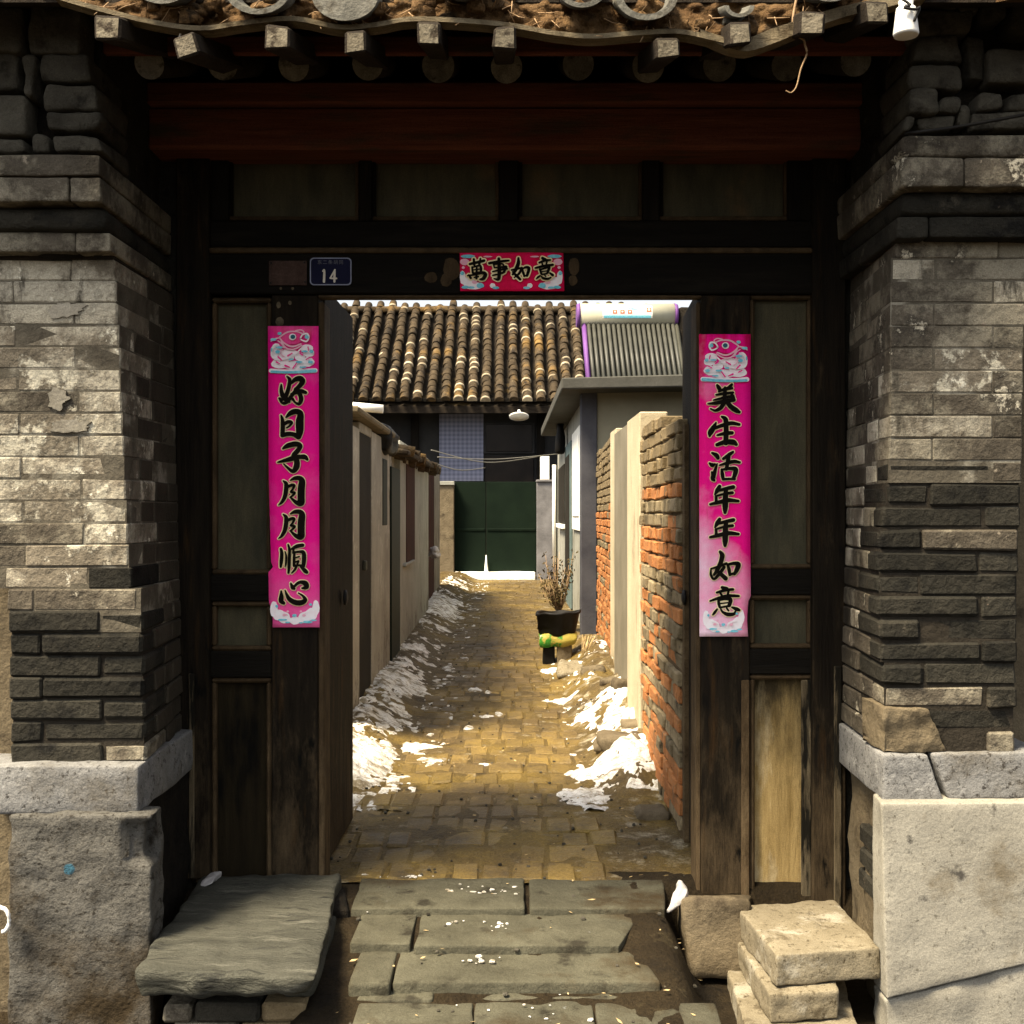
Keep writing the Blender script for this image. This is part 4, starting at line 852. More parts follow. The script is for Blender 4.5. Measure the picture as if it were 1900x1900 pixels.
tB = lambda x, y: (480 + x / 6.129, 880 + y / 6.129)
tC = lambda x, y: (1280 + x / 6.129, 600 + y / 6.129)
tD = lambda x, y: (1280 + x / 6.129, 900 + y / 6.129)
tE = lambda x, y: (840 + x / 8.636, 450 + y / 8.636)
def sh(ss, dy): return [[(x, y + dy, h_) for x, y, h_ in s_] for s_ in ss]
MOON = [[(280, 75, 7), (312, 110, 20), (310, 190, 22), (295, 260, 20), (260, 320, 14), (225, 348, 4)],
        [(360, 68, 6), (410, 45, 18), (465, 45, 24), (492, 80, 32), (484, 160, 36), (482, 250, 36), (480, 325, 34), (425, 318, 20), (370, 270, 9)],
        [(320, 150, 13), (372, 122, 15), (405, 128, 13), (385, 172, 10), (362, 202, 8), (410, 208, 11), (388, 240, 10), (358, 262, 8)]]
YEAR = [[(338, 15, 18), (312, 60, 22), (285, 108, 8)], [(325, 62, 14), (420, 38, 18), (495, 22, 20)], [(310, 122, 9), (390, 100, 12), (485, 86, 15)],
        [(298, 130, 14), (300, 195, 15)], [(232, 218, 12), (330, 195, 19), (440, 172, 21), (552, 182, 13)], [(412, 50, 20), (404, 150, 28), (402, 250, 28), (400, 312, 16)]]
GL = {
 'hao': (tA, [[(322, 664, 8), (352, 700, 17), (347, 760, 19), (330, 830, 20), (300, 895, 22), (255, 935, 14)], [(256, 757, 8), (256, 820, 18), (275, 885, 24), (318, 930, 26), (350, 955, 10)],
              [(238, 915, 13), (268, 965, 12), (320, 955, 18), (385, 870, 18), (430, 815, 18)],
              [(372, 742, 10), (415, 700, 22), (470, 688, 28), (500, 722, 26), (458, 780, 22), (415, 812, 16)], [(425, 812, 20), (468, 868, 22), (482, 930, 22), (458, 975, 16), (415, 958, 10), (385, 920, 14)],
              [(372, 868, 14), (420, 848, 18), (480, 830, 20), (535, 848, 16)]]),
 'ri': (tA, [[(254, 1108, 7), (270, 1160, 18), (274, 1250, 22), (268, 1335, 20)], [(312, 1128, 9), (365, 1080, 24), (425, 1062, 27), (475, 1090, 30), (466, 1180, 40), (466, 1280, 38), (455, 1350, 26)],
             [(290, 1208, 15), (335, 1180, 18), (378, 1190, 12), (350, 1228, 9), (318, 1248, 7)], [(268, 1335, 20), (330, 1318, 22), (400, 1325, 22), (450, 1355, 24)]]),
 'zi': (tA, [[(275, 1485, 9), (330, 1452, 24), (420, 1432, 26), (472, 1452, 22), (450, 1500, 23), (402, 1555, 23), (385, 1588, 16)], [(398, 1560, 20), (432, 1620, 27), (430, 1690, 30), (392, 1742, 20), (340, 1712, 13), (285, 1660, 6)],
             [(216, 1640, 6), (290, 1622, 17), (370, 1600, 24), (450, 1580, 22), (520, 1580, 24), (552, 1608, 13)]]),
 'yue_a': (tB, MOON), 'yue_b': (tB, sh(MOON, 382)),
 'shun': (tB, [[(252, 850, 12), (262, 900, 17), (258, 980, 18), (250, 1050, 12)], [(300, 880, 5), (312, 930, 9), (310, 1010, 9), (300, 1052, 5)], [(335, 800, 8), (350, 860, 14), (348, 960, 15), (345, 1050, 15), (338, 1120, 11)],
               [(375, 850, 9), (430, 820, 19), (500, 805, 17)], [(398, 840, 11), (390, 895, 9)], [(405, 890, 11), (402, 970, 14), (400, 1040, 12)], [(405, 888, 11), (460, 880, 12), (508, 890, 20), (515, 960, 22), (508, 1040, 18)],
               [(412, 950, 6), (460, 935, 8)], [(412, 1000, 6), (455, 985, 8), (438, 1020, 7)], [(405, 1040, 12), (460, 1035, 10), (510, 1040, 12)], [(430, 1045, 10), (410, 1085, 11), (375, 1122, 6)], [(480, 1050, 11), (520, 1090, 20), (545, 1112, 18)]]),
 'xin': (tB, [[(255, 1328, 8), (258, 1390, 22), (255, 1440, 24), (285, 1465, 16)], [(300, 1320, 6), (320, 1370, 14), (350, 1420, 22), (410, 1455, 26), (480, 1460, 26), (530, 1430, 20), (498, 1380, 10), (450, 1350, 5)],
              [(365, 1240, 8), (385, 1285, 20), (402, 1300, 14)], [(400, 1280, 12), (440, 1242, 14), (480, 1226, 17), (532, 1242, 26), (545, 1285, 20), (495, 1295, 9)]]),
 'mei': (tC, [[(312, 702, 12), (332, 735, 20), (352, 758, 12)], [(478, 694, 12), (445, 730, 19), (415, 750, 12)], [(330, 772, 11), (400, 748, 15), (480, 736, 12)], [(300, 812, 9), (400, 797, 14), (490, 786, 12)], [(270, 872, 8), (400, 842, 14), (495, 828, 14)],
              [(402, 735, 17), (398, 800, 19), (395, 900, 22)], [(208, 912, 8), (300, 905, 17), (400, 885, 20), (500, 868, 20)], [(390, 900, 22), (350, 960, 20), (290, 990, 13), (235, 970, 7)], [(420, 890, 22), (470, 950, 25), (530, 990, 25), (562, 1008, 15)], [(475, 800, 14), (495, 850, 17), (470, 880, 14)]]),
 'sheng': (tC, [[(365, 1062, 11), (405, 1090, 24), (412, 1160, 25), (412, 1260, 26), (408, 1360, 26)], [(298, 1128, 7), (272, 1180, 24), (235, 1240, 28), (225, 1280, 12)], [(290, 1190, 16), (370, 1160, 19), (470, 1135, 20), (562, 1150, 14)],
                [(312, 1272, 10), (400, 1252, 19), (480, 1245, 18)], [(308, 1380, 17), (400, 1350, 24), (490, 1350, 28), (528, 1376, 16)]]),
 'huo': (tC, [[(252, 1472, 10), (300, 1500, 22), (320, 1530, 18)], [(225, 1590, 10), (255, 1612, 20), (285, 1600, 10)], [(310, 1598, 7), (285, 1680, 18), (262, 1760, 24), (278, 1785, 12)], [(250, 1690, 9), (262, 1750, 18)],
              [(490, 1462, 12), (450, 1490, 18), (380, 1540, 13)], [(340, 1612, 8), (420, 1590, 16), (500, 1570, 17), (567, 1580, 12)], [(440, 1510, 20), (430, 1580, 20), (415, 1655, 17)],
              [(362, 1660, 11), (370, 1720, 18), (378, 1770, 15)], [(370, 1662, 11), (450, 1650, 15), (522, 1662, 24), (500, 1755, 19)], [(380, 1772, 13), (450, 1768, 11), (508, 1768, 15)]]),
 'nian_a': (tD, YEAR), 'nian_b': (tD, sh(YEAR, 375)),
 'ru': (tD, [[(345, 760, 15), (368, 800, 24), (350, 880, 22), (315, 960, 20), (275, 1020, 12)], [(240, 958, 7), (240, 1020, 12), (275, 1068, 12), (335, 1010, 16), (390, 935, 15)], [(300, 965, 12), (350, 1010, 19), (408, 1062, 22)], [(240, 952, 8), (330, 925, 11), (415, 892, 13)],
             [(430, 900, 11), (445, 960, 17), (455, 1020, 14)], [(430, 905, 12), (500, 890, 16), (552, 902, 24), (535, 960, 23), (508, 1010, 15)], [(450, 1018, 11), (510, 1002, 13)]]),
 'yi': (tD, [[(368, 1165, 16), (418, 1182, 22)], [(308, 1222, 11), (400, 1196, 15), (490, 1186, 13)], [(348, 1228, 11), (368, 1262, 11)], [(440, 1210, 11), (430, 1250, 11)], [(232, 1318, 9), (330, 1285, 15), (440, 1260, 17), (555, 1262, 12)],
             [(325, 1300, 11), (330, 1350, 15), (340, 1390, 11)], [(330, 1312, 9), (400, 1296, 11), (462, 1302, 20), (448, 1368, 19)], [(340, 1348, 6), (440, 1336, 6)], [(345, 1392, 9), (440, 1376, 11)],
             [(310, 1412, 9), (282, 1450, 13), (262, 1475, 8)], [(350, 1400, 7), (370, 1440, 11), (430, 1470, 19), (500, 1465, 16), (522, 1428, 7)], [(420, 1402, 9), (440, 1428, 9)], [(480, 1390, 9), (530, 1410, 19), (562, 1422, 13)]]),
 'wan': (tE, [[(275, 345, 18), (390, 318, 20), (502, 290, 20)], [(338, 268, 17), (345, 355, 18)], [(445, 258, 12), (425, 340, 18)], [(312, 395, 14), (322, 485, 16)], [(325, 395, 11), (440, 372, 16), (452, 465, 19)], [(335, 438, 8), (440, 424, 10)], [(335, 490, 11), (440, 474, 13)],
              [(385, 380, 13), (380, 575, 16)], [(258, 520, 12), (288, 568, 18)], [(240, 530, 10), (360, 512, 14), (480, 482, 20), (525, 512, 24), (490, 575, 26), (440, 590, 13)], [(345, 560, 9), (410, 545, 11)]]),
 'shi': (tE, [[(585, 330, 17), (700, 312, 19), (800, 298, 17), (900, 288, 13)], [(738, 258, 20), (745, 400, 26), (745, 520, 26), (730, 590, 20), (660, 575, 8)], [(655, 350, 11), (668, 400, 11)], [(660, 352, 9), (780, 340, 11), (812, 362, 11), (800, 402, 10)], [(640, 465, 9), (740, 442, 13), (870, 418, 15)],
              [(680, 402, 9), (840, 388, 18)], [(852, 388, 20), (832, 450, 18), (800, 492, 11)], [(640, 525, 9), (740, 502, 13), (830, 472, 13)]]),
 'ru_b': (tE, [[(1052, 250, 15), (1052, 330, 26), (1012, 430, 26), (962, 512, 14)], [(945, 440, 13), (1040, 420, 15), (1110, 402, 13)], [(960, 470, 11), (1020, 530, 20), (1082, 590, 17)], [(1102, 420, 15), (1060, 500, 17), (985, 562, 8)],
               [(1112, 420, 12), (1132, 490, 18), (1150, 540, 13)], [(1120, 420, 11), (1180, 395, 18), (1222, 420, 22), (1190, 530, 19)], [(1140, 538, 11), (1200, 526, 13)]]),
 'yi_b': (tE, [[(1438, 250, 20), (1482, 276, 25)], [(1388, 322, 13), (1470, 290, 17), (1562, 278, 13)], [(1430, 320, 11), (1440, 362, 12)], [(1510, 300, 11), (1500, 350, 11)], [(1325, 408, 13), (1440, 380, 18), (1602, 356, 18)],
               [(1400, 430, 17), (1420, 500, 15)], [(1410, 432, 11), (1480, 410, 13), (1545, 392, 19), (1520, 480, 18)], [(1430, 467, 7), (1520, 450, 7)], [(1430, 512, 11), (1510, 496, 13)],
               [(1400, 532, 11), (1362, 560, 15), (1338, 582, 6)], [(1420, 540, 9), (1450, 570, 17), (1520, 582, 17), (1572, 560, 11)], [(1470, 516, 9), (1490, 542, 9)], [(1560, 490, 13), (1602, 522, 20)]])}
YP = 3.976
def sheet(nm, left, right, y0, y1, mt, par, nv=40):
    """a thin paper sheet with its own edges and a slight buckle"""
    m = MB(); T = []
    for j in range(nv + 1):
        py = y0 + (y1 - y0) * j / nv; a, b = lerp(left, py), lerp(right, py)
        for i in range(7):
            u = i / 6; px = a + (b - a) * u
            Yy = YP + 0.0012 * nz(px * 0.05, py * 0.02, 3) + (0.004 * (u < 0.1) if False else 0)
            T.append(P(px, py, Yy))
    K = len(T); m.v = [tuple(p) for p in T] + [(p.x, p.y + 0.0012, p.z) for p in T]
    for j in range(nv):
        for i in range(6):
            a = j * 7 + i; m.face([a, a + 7, a + 8, a + 1], 0, True); m.face([K + a, K + a + 1, K + a + 8, K + a + 7], 0, True)
    rim = [i for i in range(7)] + [j * 7 + 6 for j in range(1, nv + 1)] + [nv * 7 + i for i in range(5, -1, -1)] + [j * 7 for j in range(nv - 1, 0, -1)]
    for a, b in zip(rim, rim[1:] + rim[:1]): m.face([a, b, K + b, K + a])
    return m.build(nm, M[mt], par)
YG = YP - 0.0016
def fish(par, tf):
    m = MB()                                          # 0 white 1 pink 2 cyan 3 dark
    for (x, y, rx, ry, s_) in ((200, 380, 70, 100, 1), (290, 450, 120, 50, 2), (250, 520, 110, 60, 3), (400, 540, 130, 50, 4), (550, 350, 70, 50, 5), (570, 400, 65, 45, 6), (560, 500, 70, 55, 7), (470, 440, 60, 50, 8), (330, 400, 130, 45, 9)):
        blob(m, x, y, rx, ry, tf, YG, 0, s_)
    ribbon(m, [(140, 600, 26), (300, 610, 24), (480, 605, 26), (645, 598, 26)], tf, YG - 0.003, 0)
    ribbon(m, [(150, 610, 15), (300, 616, 13), (480, 612, 15), (640, 600, 18)], tf, YG - 0.006, 2)
    blob(m, 375, 230, 120, 75, tf, YG - 0.0062, 4, 3, wob=0.08)
    W_ = [[(240, 215, 8), (330, 160, 9), (430, 155, 8), (490, 175, 8)], [(240, 230, 8), (290, 285, 9), (380, 325, 10), (480, 295, 8)], [(250, 250, 7), (310, 340, 8), (400, 355, 8), (490, 310, 8)], [(200, 300, 9), (160, 350, 9), (150, 430, 9), (200, 470, 9), (300, 465, 8), (400, 420, 8), (480, 350, 8)],
          [(270, 330, 6), (250, 400, 6), (290, 440, 6)], [(470, 235, 8), (500, 190, 8), (550, 180, 10), (570, 220, 9), (545, 265, 9), (500, 255, 8), (470, 235, 7)], [(420, 145, 7), (480, 135, 7), (515, 160, 7), (490, 185, 6)], [(240, 225, 8), (170, 240, 8), (140, 265, 7)], [(220, 260, 7), (260, 290, 7), (290, 340, 7)]]
    for s_ in W_: ribbon(m, s_, tf, YG - 0.009, 0 if len(s_) > 4 else 1)
    for s_ in ([(220, 440, 9), (260, 480, 7)], [(330, 430, 9), (380, 400, 6)], [(300, 540, 10), (350, 560, 6)], [(390, 570, 8), (440, 500, 6)], [(470, 400, 10), (500, 420, 8)], [(560, 330, 7), (570, 370, 5)], [(240, 300, 9), (280, 360, 6)], [(200, 500, 8), (240, 520, 5)], [(540, 470, 7), (580, 450, 5)]): ribbon(m, s_, tf, YG - 0.0092, 4)
    blob(m, 385, 215, 42, 38, tf, YG - 0.012, 0, 1, wob=0.03); blob(m, 388, 213, 27, 25, tf, YG - 0.0152, 3, 1, wob=0.03)
    for (x, y, rx, ry, s_) in ((235, 175, 24, 18, 1), (168, 245, 36, 17, 2), (545, 215, 22, 24, 3), (235, 335, 40, 14, 4), (215, 385, 28, 20, 5), (520, 380, 40, 11, 6), (600, 380, 22, 20, 7), (590, 500, 30, 18, 8), (460, 500, 40, 12, 9), (370, 470, 30, 12, 2), (500, 560, 40, 10, 3), (145, 360, 9, 24, 1)):
        blob(m, x, y, rx, ry, tf, YG - 0.0122, 2, s_)
    return m.build('fish_print', [M['print_white'], M['print_pink'], M['print_cyan'], M['print_dark'], M['paper_left']], par)
def lotus(par, tf):
    m = MB()
    for (x, y, rx, ry, s_) in ((170, 1530, 42, 95, 1), (230, 1600, 70, 65, 2), (300, 1650, 70, 50, 3), (410, 1665, 60, 45, 4), (520, 1640, 70, 55, 5), (600, 1590, 70, 70, 6), (650, 1520, 40, 90, 7)): blob(m, x, y, rx, ry, tf, YG, 0, s_)
    for s_ in ([(250, 1560, 12), (330, 1590, 10), (350, 1640, 8)], [(580, 1560, 12), (480, 1590, 10), (460, 1640, 8)]): ribbon(m, s_, tf, YG - 0.003, 0)
    for (x, y, rx, ry, s_) in ((290, 1600, 22, 16, 1), (515, 1605, 22, 16, 2), (330, 1560, 14, 12, 3), (480, 1560, 14, 12, 4)): blob(m, x, y, rx, ry, tf, YG - 0.0055, 1, s_)
    for (x, y, rx, ry, s_) in ((405, 1605, 26, 18, 1), (270, 1655, 55, 12, 2), (555, 1680, 55, 16, 3), (205, 1500, 16, 16, 4), (330, 1685, 30, 10, 5), (480, 1690, 24, 8, 6), (625, 1660, 34, 10, 7), (590, 1480, 18, 14, 8)): blob(m, x, y, rx, ry, tf, YG - 0.006, 2, s_)
    return m.build('lotus_print', [M['print_white'], M['print_pink'], M['print_cyan']], par)
cl = thing('paper_couplet', P(544, 1165, YP), 'bright pink paper couplet reading 好日子月月順心 below the number plate', 'couplet', 'pink paper couplets on the gate')
sheet('paper', [(605, 497), (900, 499), (1045, 503), (1052, 507), (1060, 498), (1120, 499), (1136, 506), (1165, 506)], [(605, 591), (850, 592), (1165, 593)], 605, 1164, 'paper_left', cl, 60)
for k in ('hao', 'ri', 'zi', 'yue_a', 'yue_b', 'shun', 'xin'): glyph('character', GL[k][1], GL[k][0], YG, cl, 14)
fish(cl, tA); lotus(cl, tB)
cr_ = thing('paper_couplet', P(1345, 1180, YP), 'pink paper couplet faded white at its foot, reading 美生活年年如意', 'couplet', 'pink paper couplets on the gate')
sheet('paper', [(620, 1297), (1180, 1298)], [(620, 1393), (940, 1393), (945, 1392), (1090, 1393), (1112, 1393), (1116, 1388), (1150, 1386), (1180, 1388)], 620, 1181, 'paper_right', cr_, 60)
for k in ('mei', 'sheng', 'huo', 'nian_a', 'nian_b', 'ru', 'yi'): glyph('character', GL[k][1], GL[k][0], YG, cr_, 13)
fish(cr_, lambda x, y: (lambda q: (1345 + 543.5 - q[0] + 0.5, q[1] + 16))(tA(x, y))); lotus(cr_, lambda x, y: (lambda q: ((q[0] - 545) * 0.84 + 1341, q[1] + 17))(tB(x, y)))
bn = thing('paper_banner', P(950, 539, 3.968), 'small red paper banner reading 萬事如意 above the doorway', 'banner')
YP_, YG_ = YP, YG; YP = 3.968; YG = YP - 0.0016
sheet('paper', [(468, 853), (540, 854)], [(468, 1045), (540, 1047)], 468, 540, 'paper_red', bn, 12)
for k in ('wan', 'shi', 'ru_b', 'yi_b'): glyph('character', GL[k][1], GL[k][0], YG - 0.006, bn, 24)
m = MB()
for sg in (1, -1):
    fx = (lambda x: x) if sg > 0 else (lambda x: 1875 - x)
    T = lambda x, y: tE(fx(x), y)
    for (x, y, rx, ry, c_) in ((190, 310, 70, 55, 1), (160, 560, 45, 110, 0), (240, 620, 110, 70, 0), (330, 690, 160, 60, 0), (640, 690, 45, 40, 0)): blob(m, x, y, rx, ry, T, YG, c_, x)
    for (x, y, rx, ry) in ((240, 220, 110, 28), (150, 490, 30, 32), (440, 690, 60, 42), (200, 715, 60, 26), (690, 725, 55, 22), (300, 720, 50, 20)): blob(m, x, y, rx, ry, T, YG - 0.003, 2, x)
    for (x, y, rx, ry) in ((350, 635, 45, 26), (560, 225, 70, 14), (170, 400, 26, 22)): blob(m, x, y, rx, ry, T, YG - 0.0032, 1, x)
m.build('flower_print', [M['print_white'], M['print_pink'], M['print_cyan']], bn, kind='stuff')
YP, YG = YP_, YG_
# house number plate
pt_ = thing('number_plate', P(613, 528, 3.968), 'navy enamel house number plate reading 14 on the lintel', 'sign')
def rrect(m, x0, y0, x1, y1, r_, Yf, Yb, mi=0):
    pts = []
    for (cx_, cy_, a0) in ((x1 - r_, y0 + r_, -90), (x1 - r_, y1 - r_, 0), (x0 + r_, y1 - r_, 90), (x0 + r_, y0 + r_, 180)):
        for k in range(4):
            a = rad(a0 + 30 * k); pts.append((cx_ + r_ * math.cos(a), cy_ + r_ * math.sin(a)))
    n = len(pts); b = len(m.v); m.v += [tuple(P(x, y, Yf)) for x, y in pts] + [(P(x, y, Yf).x, Yb, P(x, y, Yf).z) for x, y in pts]
    m.face([b + i for i in range(n)], mi)
    for i in range(n): m.face([b + i, b + n + i, b + n + (i + 1) % n, b + (i + 1) % n], mi)
m = MB(); rrect(m, 575, 478, 652, 529, 7, 3.9665, 3.9745); m.build('plate_rim', M['plate_rim'], pt_)
m = MB(); rrect(m, 577, 480, 650, 527, 6, 3.9655, 3.9664); m.build('plate_face', M['plate_blue'], pt_)
tP = lambda x, y: (480 + x / 9.5, 450 + y / 9.5)
m = MB()
for s_ in ([(1130, 505, 12), (1155, 485, 16), (1155, 600, 21), (1150, 690, 21)], [(1345, 480, 14), (1300, 560, 14), (1262, 625, 13)], [(1262, 628, 15), (1320, 632, 15), (1372, 632, 15)], [(1342, 480, 14), (1335, 600, 20), (1335, 690, 18)]): ribbon(m, s_, tP, 3.9648, 0)
m.build('number', M['plate_white'], pt_)
cu = bpy.data.curves.new('street_name', 'FONT'); cu.body = '东二条胡同'; cu.size = 0.0155; cu.align_x = 'CENTER'; cu.space_character = 1.35
to = bpy.data.objects.new('street_name', cu); C.objects.link(to)
bpy.context.view_layer.update()
me = bpy.data.meshes.new_from_object(to.evaluated_get(bpy.context.evaluated_depsgraph_get())); bpy.data.objects.remove(to)
me.materials.clear(); me.materials.append(M['plate_faint'])
to = bpy.data.objects.new('street_name', me); C.objects.link(to); link(to, P(613, 489.5, 3.9648), pt_); to.rotation_euler = (rad(90), 0, 0)
m = MB(); rrect(m, 499, 484, 569, 529, 2, 3.9675, 3.9745); rp = m.build('metal_plate', M['rust']); tag(rp, 'blank rusty brown metal plate beside the number plate', 'plate')
m = MB()
for (x, y) in ((503, 488), (565, 487), (502, 525), (566, 523)): m.lathe(P(x, y, 3.967), [(0.004, 0), (0.003, 0.002)], 8, axis=(0, -1, 0))
m.build('rivet', M['wire_black'], rp)
m = MB(); tS = lambda x, y: (x, y)
for (x, y, rx, ry) in ((519, 597, 8, 9), (517, 566, 4, 6), (538, 562, 3, 4), (543, 535, 3, 2.5), (521, 535, 2.5, 2.5)): blob(m, x, y, rx, ry, tS, 3.9735 if y < 546 else 3.9885, 0, x)
tag(m.build('paper_scrap', M['tan_plaster']), 'torn remains of old paper stuck above the bright pink couplet', 'paper', kind='stuff')
m = MB()
for (x, y, rx, ry) in ((838, 500, 16, 22), (828, 520, 10, 12), (1065, 495, 10, 16), (1063, 520, 8, 10), (800, 515, 12, 10)): blob(m, x, y, rx, ry, tS, 3.9735, 0, x)
tag(m.build('paper_residue', M['moulding']), 'brown torn paper residue around the red banner', 'paper', kind='stuff')

# ------------------------------------------------------------------ things at the threshold
zt = 0.045
m = MB()
def bx(px, py): Y = (H - zt) * F / (py - CY); return PX(px, Y), Y
q = [bx(248, 1798), bx(588, 1818), bx(372, 1626), bx(632, 1618)]
th = 0.085
c = [(q[0][0] + .01, q[0][1] + .0, zt - th), (q[1][0] - .03, q[1][1] + .03, zt - th * 0.55), (q[2][0], q[2][1], zt - th), (q[3][0], q[3][1], zt - th)] + [(x, y, zt) for x, y in q]
m.stone(c, 0.016, 0.012, 11, (30, 24, 9), 71); tag(m.build('stone_bench', M['slate']), 'long rough grey stone slab laid as a bench in front of the dark side panel', 'bench')
bs = thing('brick_support', (PX(450, 3.25), 3.4, -0.22), 'low stack of grey and red bricks holding up the stone bench slab', 'brick stack')
for i, (x0, x1, y0, y1, mt) in enumerate(((302, 355, 1864, 1900, 'brick_mid'), (360, 480, 1864, 1900, 'brick_dark'), (486, 566, 1862, 1898, 'ob'), (320, 440, 1902, 1946, 'brick_mid'), (446, 580, 1902, 1946, 'ob'), (300, 430, 1948, 1990, 'brick_dark'), (436, 580, 1948, 1990, 'brick_dark'))):
    Yf = 3.20 + R.uniform(0, 0.02); m = MB(); m.box(PX(x0, Yf), PX(x1, Yf), Yf, Yf + 0.5, PZ(y1, Yf) + .002, min(PZ(y0, Yf), zt - th - 0.004), 0.008, 0.003); m.build('brick', M['ob'][2] if mt == 'ob' else M[mt], bs)
m = MB(); m.stone([(PX(520, 3.24), 3.26, PZ(1856, 3.26)), (PX(580, 3.24), 3.24, PZ(1850, 3.26)), (PX(520, 3.24), 3.75, -0.1), (PX(600, 3.5), 3.75, -0.1), (PX(520, 3.24), 3.26, -0.004), (PX(590, 3.24), 3.24, -0.012), (PX(520, 3.24), 3.75, -0.01), (PX(606, 3.5), 3.75, -0.01)], 0.02, 0.008, 8, (7, 8, 6), 77)
m.build('wedge_stone', M['slate'], bs)
def block(nm, pts_top, zt_, th_, seed, mt='block_tan', r_=0.03):
    T = [((px - CX) * ((H - zt_) * F / (py - CY)) / F, (H - zt_) * F / (py - CY)) for px, py in pts_top]
    c = [(x, y, zt_ - th_) for x, y in T] + [(x, y, zt_) for x, y in T]
    m = MB(); m.stone(c, r_, 0.0055, 15, (26, 28, 12), seed); return m.build(nm, M[mt])
tag(block('kerb_block', [(1440, 1772), (1634, 1757), (1366, 1680), (1548, 1668)], 0.0, 0.095, 81, r_=0.008), 'tan stone block with a sunlit top, uppermost of the stack below the bare wood panel', 'stone block', 'stacked kerb blocks')
tag(block('kerb_block', [(1428, 1845), (1556, 1838), (1364, 1738), (1530, 1730)], -0.098, 0.085, 82, r_=0.008), 'tan stone block in the middle of the stack, shorter than the one above it', 'stone block', 'stacked kerb blocks')
tag(block('kerb_block', [(1390, 1935), (1600, 1930), (1350, 1798), (1560, 1800)], -0.186, 0.085, 83, r_=0.008), 'tan stone block at the bottom of the stack on the ground', 'stone block', 'stacked kerb blocks')
m = MB(); a_ = P(1262, 1632, 3.88); m.stone([tuple(P(1232, 1697, 3.80)), tuple(P(1266, 1680, 3.80)), tuple(P(1238, 1690, 3.87)), tuple(P(1272, 1676, 3.88)), tuple(P(1258, 1640, 3.83)), tuple(P(1280, 1650, 3.82)), tuple(P(1262, 1630, 3.87)), tuple(P(1278, 1652, 3.88))], 0.012, 0.010, 22, (10, 8, 14), 61)
tag(m.build('plastic_bag', M['bag_white']), 'white plastic bag tucked beside the door jamb on the step', 'plastic bag')
m = MB(); m.stone([tuple(P(372, 1646, 3.84)), tuple(P(392, 1640, 3.82)), tuple(P(378, 1634, 3.94)), tuple(P(408, 1630, 3.94)), tuple(P(376, 1638, 3.86)), tuple(P(398, 1628, 3.86)), tuple(P(384, 1620, 3.94)), tuple(P(414, 1616, 3.94))], 0.010, 0.010, 22, (10, 10, 7), 62)
tag(m.build('plastic_bag', M['bag_white']), 'grey white plastic scrap in the back corner of the stone bench', 'plastic bag')

# ------------------------------------------------------------------ alley, east side
def wall_bricks(root, x_at, y0, y1, z0, ztop, course=0.0625, single=True, n_plain=6, seed=3, thick=0.12):
    rr = random.Random(seed); allm = MB(); n = int((ztop(y0) - z0) / course); cnt = 0
    for k in range(n + 4):
        za = z0 + k * course; Yc = y0 - rr.uniform(0, 0.1); header = (k % 3 != 1)
        kind = rr.choice((0, 0, 0, 0, 1)) if k % 5 else 1
        while Yc < y1 - 0.03:
            L = (rr.uniform(0.105, 0.125) if header and rr.random() < 0.8 else rr.uniform(0.21, 0.25)); Ye = min(Yc + L, y1)
            ya = max(Yc, y0)
            if Ye - ya > 0.03 and za + course * 0.8 < ztop((ya + Ye) / 2):
                w_ = 2 if za > ztop(y0) - n_plain * course + 0.02 * nz(ya * 3, 0, 2) else (kind if rr.random() < 0.72 else rr.choice((0, 0, 0, 1)))
                j = rr.uniform(-0.010, 0.008); xa, xb = x_at(ya) + j, x_at(Ye) + j; dz = 0.006 * nz(ya * 2, k, 3)
                c = [(xa, ya + .004, za + dz), (xa + thick, ya + .004, za + dz), (xb, Ye - .004, za + dz), (xb + thick, Ye - .004, za + dz), (xa, ya + .004, za + course - .008 + dz), (xa + thick, ya + .004, za + course - .008 + dz), (xb, Ye - .004, za + course - .008 + dz), (xb + thick, Ye - .004, za + course - .008 + dz)]
                if single and cnt < 298: m = MB(); m.hexa(c, 0.005, 0.005, rnd=rr); m.build('brick', M['ob'][w_], root); cnt += 1
                else: allm.hexa(c, 0.007, 0.004, mi=w_, rnd=rr)
            Yc = Ye + 0.003
    if allm.f: allm.build('brickwork', M['ob'], root, kind='stuff')
bw = thing('brick_wall', (0.7, 5.2, 0), 'orange and charred brick garden wall right behind the open door leaf', 'wall', 'brick walls of the alley')
wall_bricks(bw, wr, 4.55, 5.97, 0.03, lambda Y: 1.665 + 0.06 * (Y - 4.5), n_plain=5)
m = MB(); m.hexa([(wr(4.5) + .012, 4.5, -.05), (wr(4.5) + .2, 4.5, -.05), (wr(5.97) + .012, 5.97, -.05), (wr(5.97) + .2, 5.97, -.05), (wr(4.5) + .012, 4.5, 1.62), (wr(4.5) + .2, 4.5, 1.62), (wr(5.97) + .012, 5.97, 1.71), (wr(5.97) + .2, 5.97, 1.71)]); m.build('mortar', M['brick_mortar'], bw)
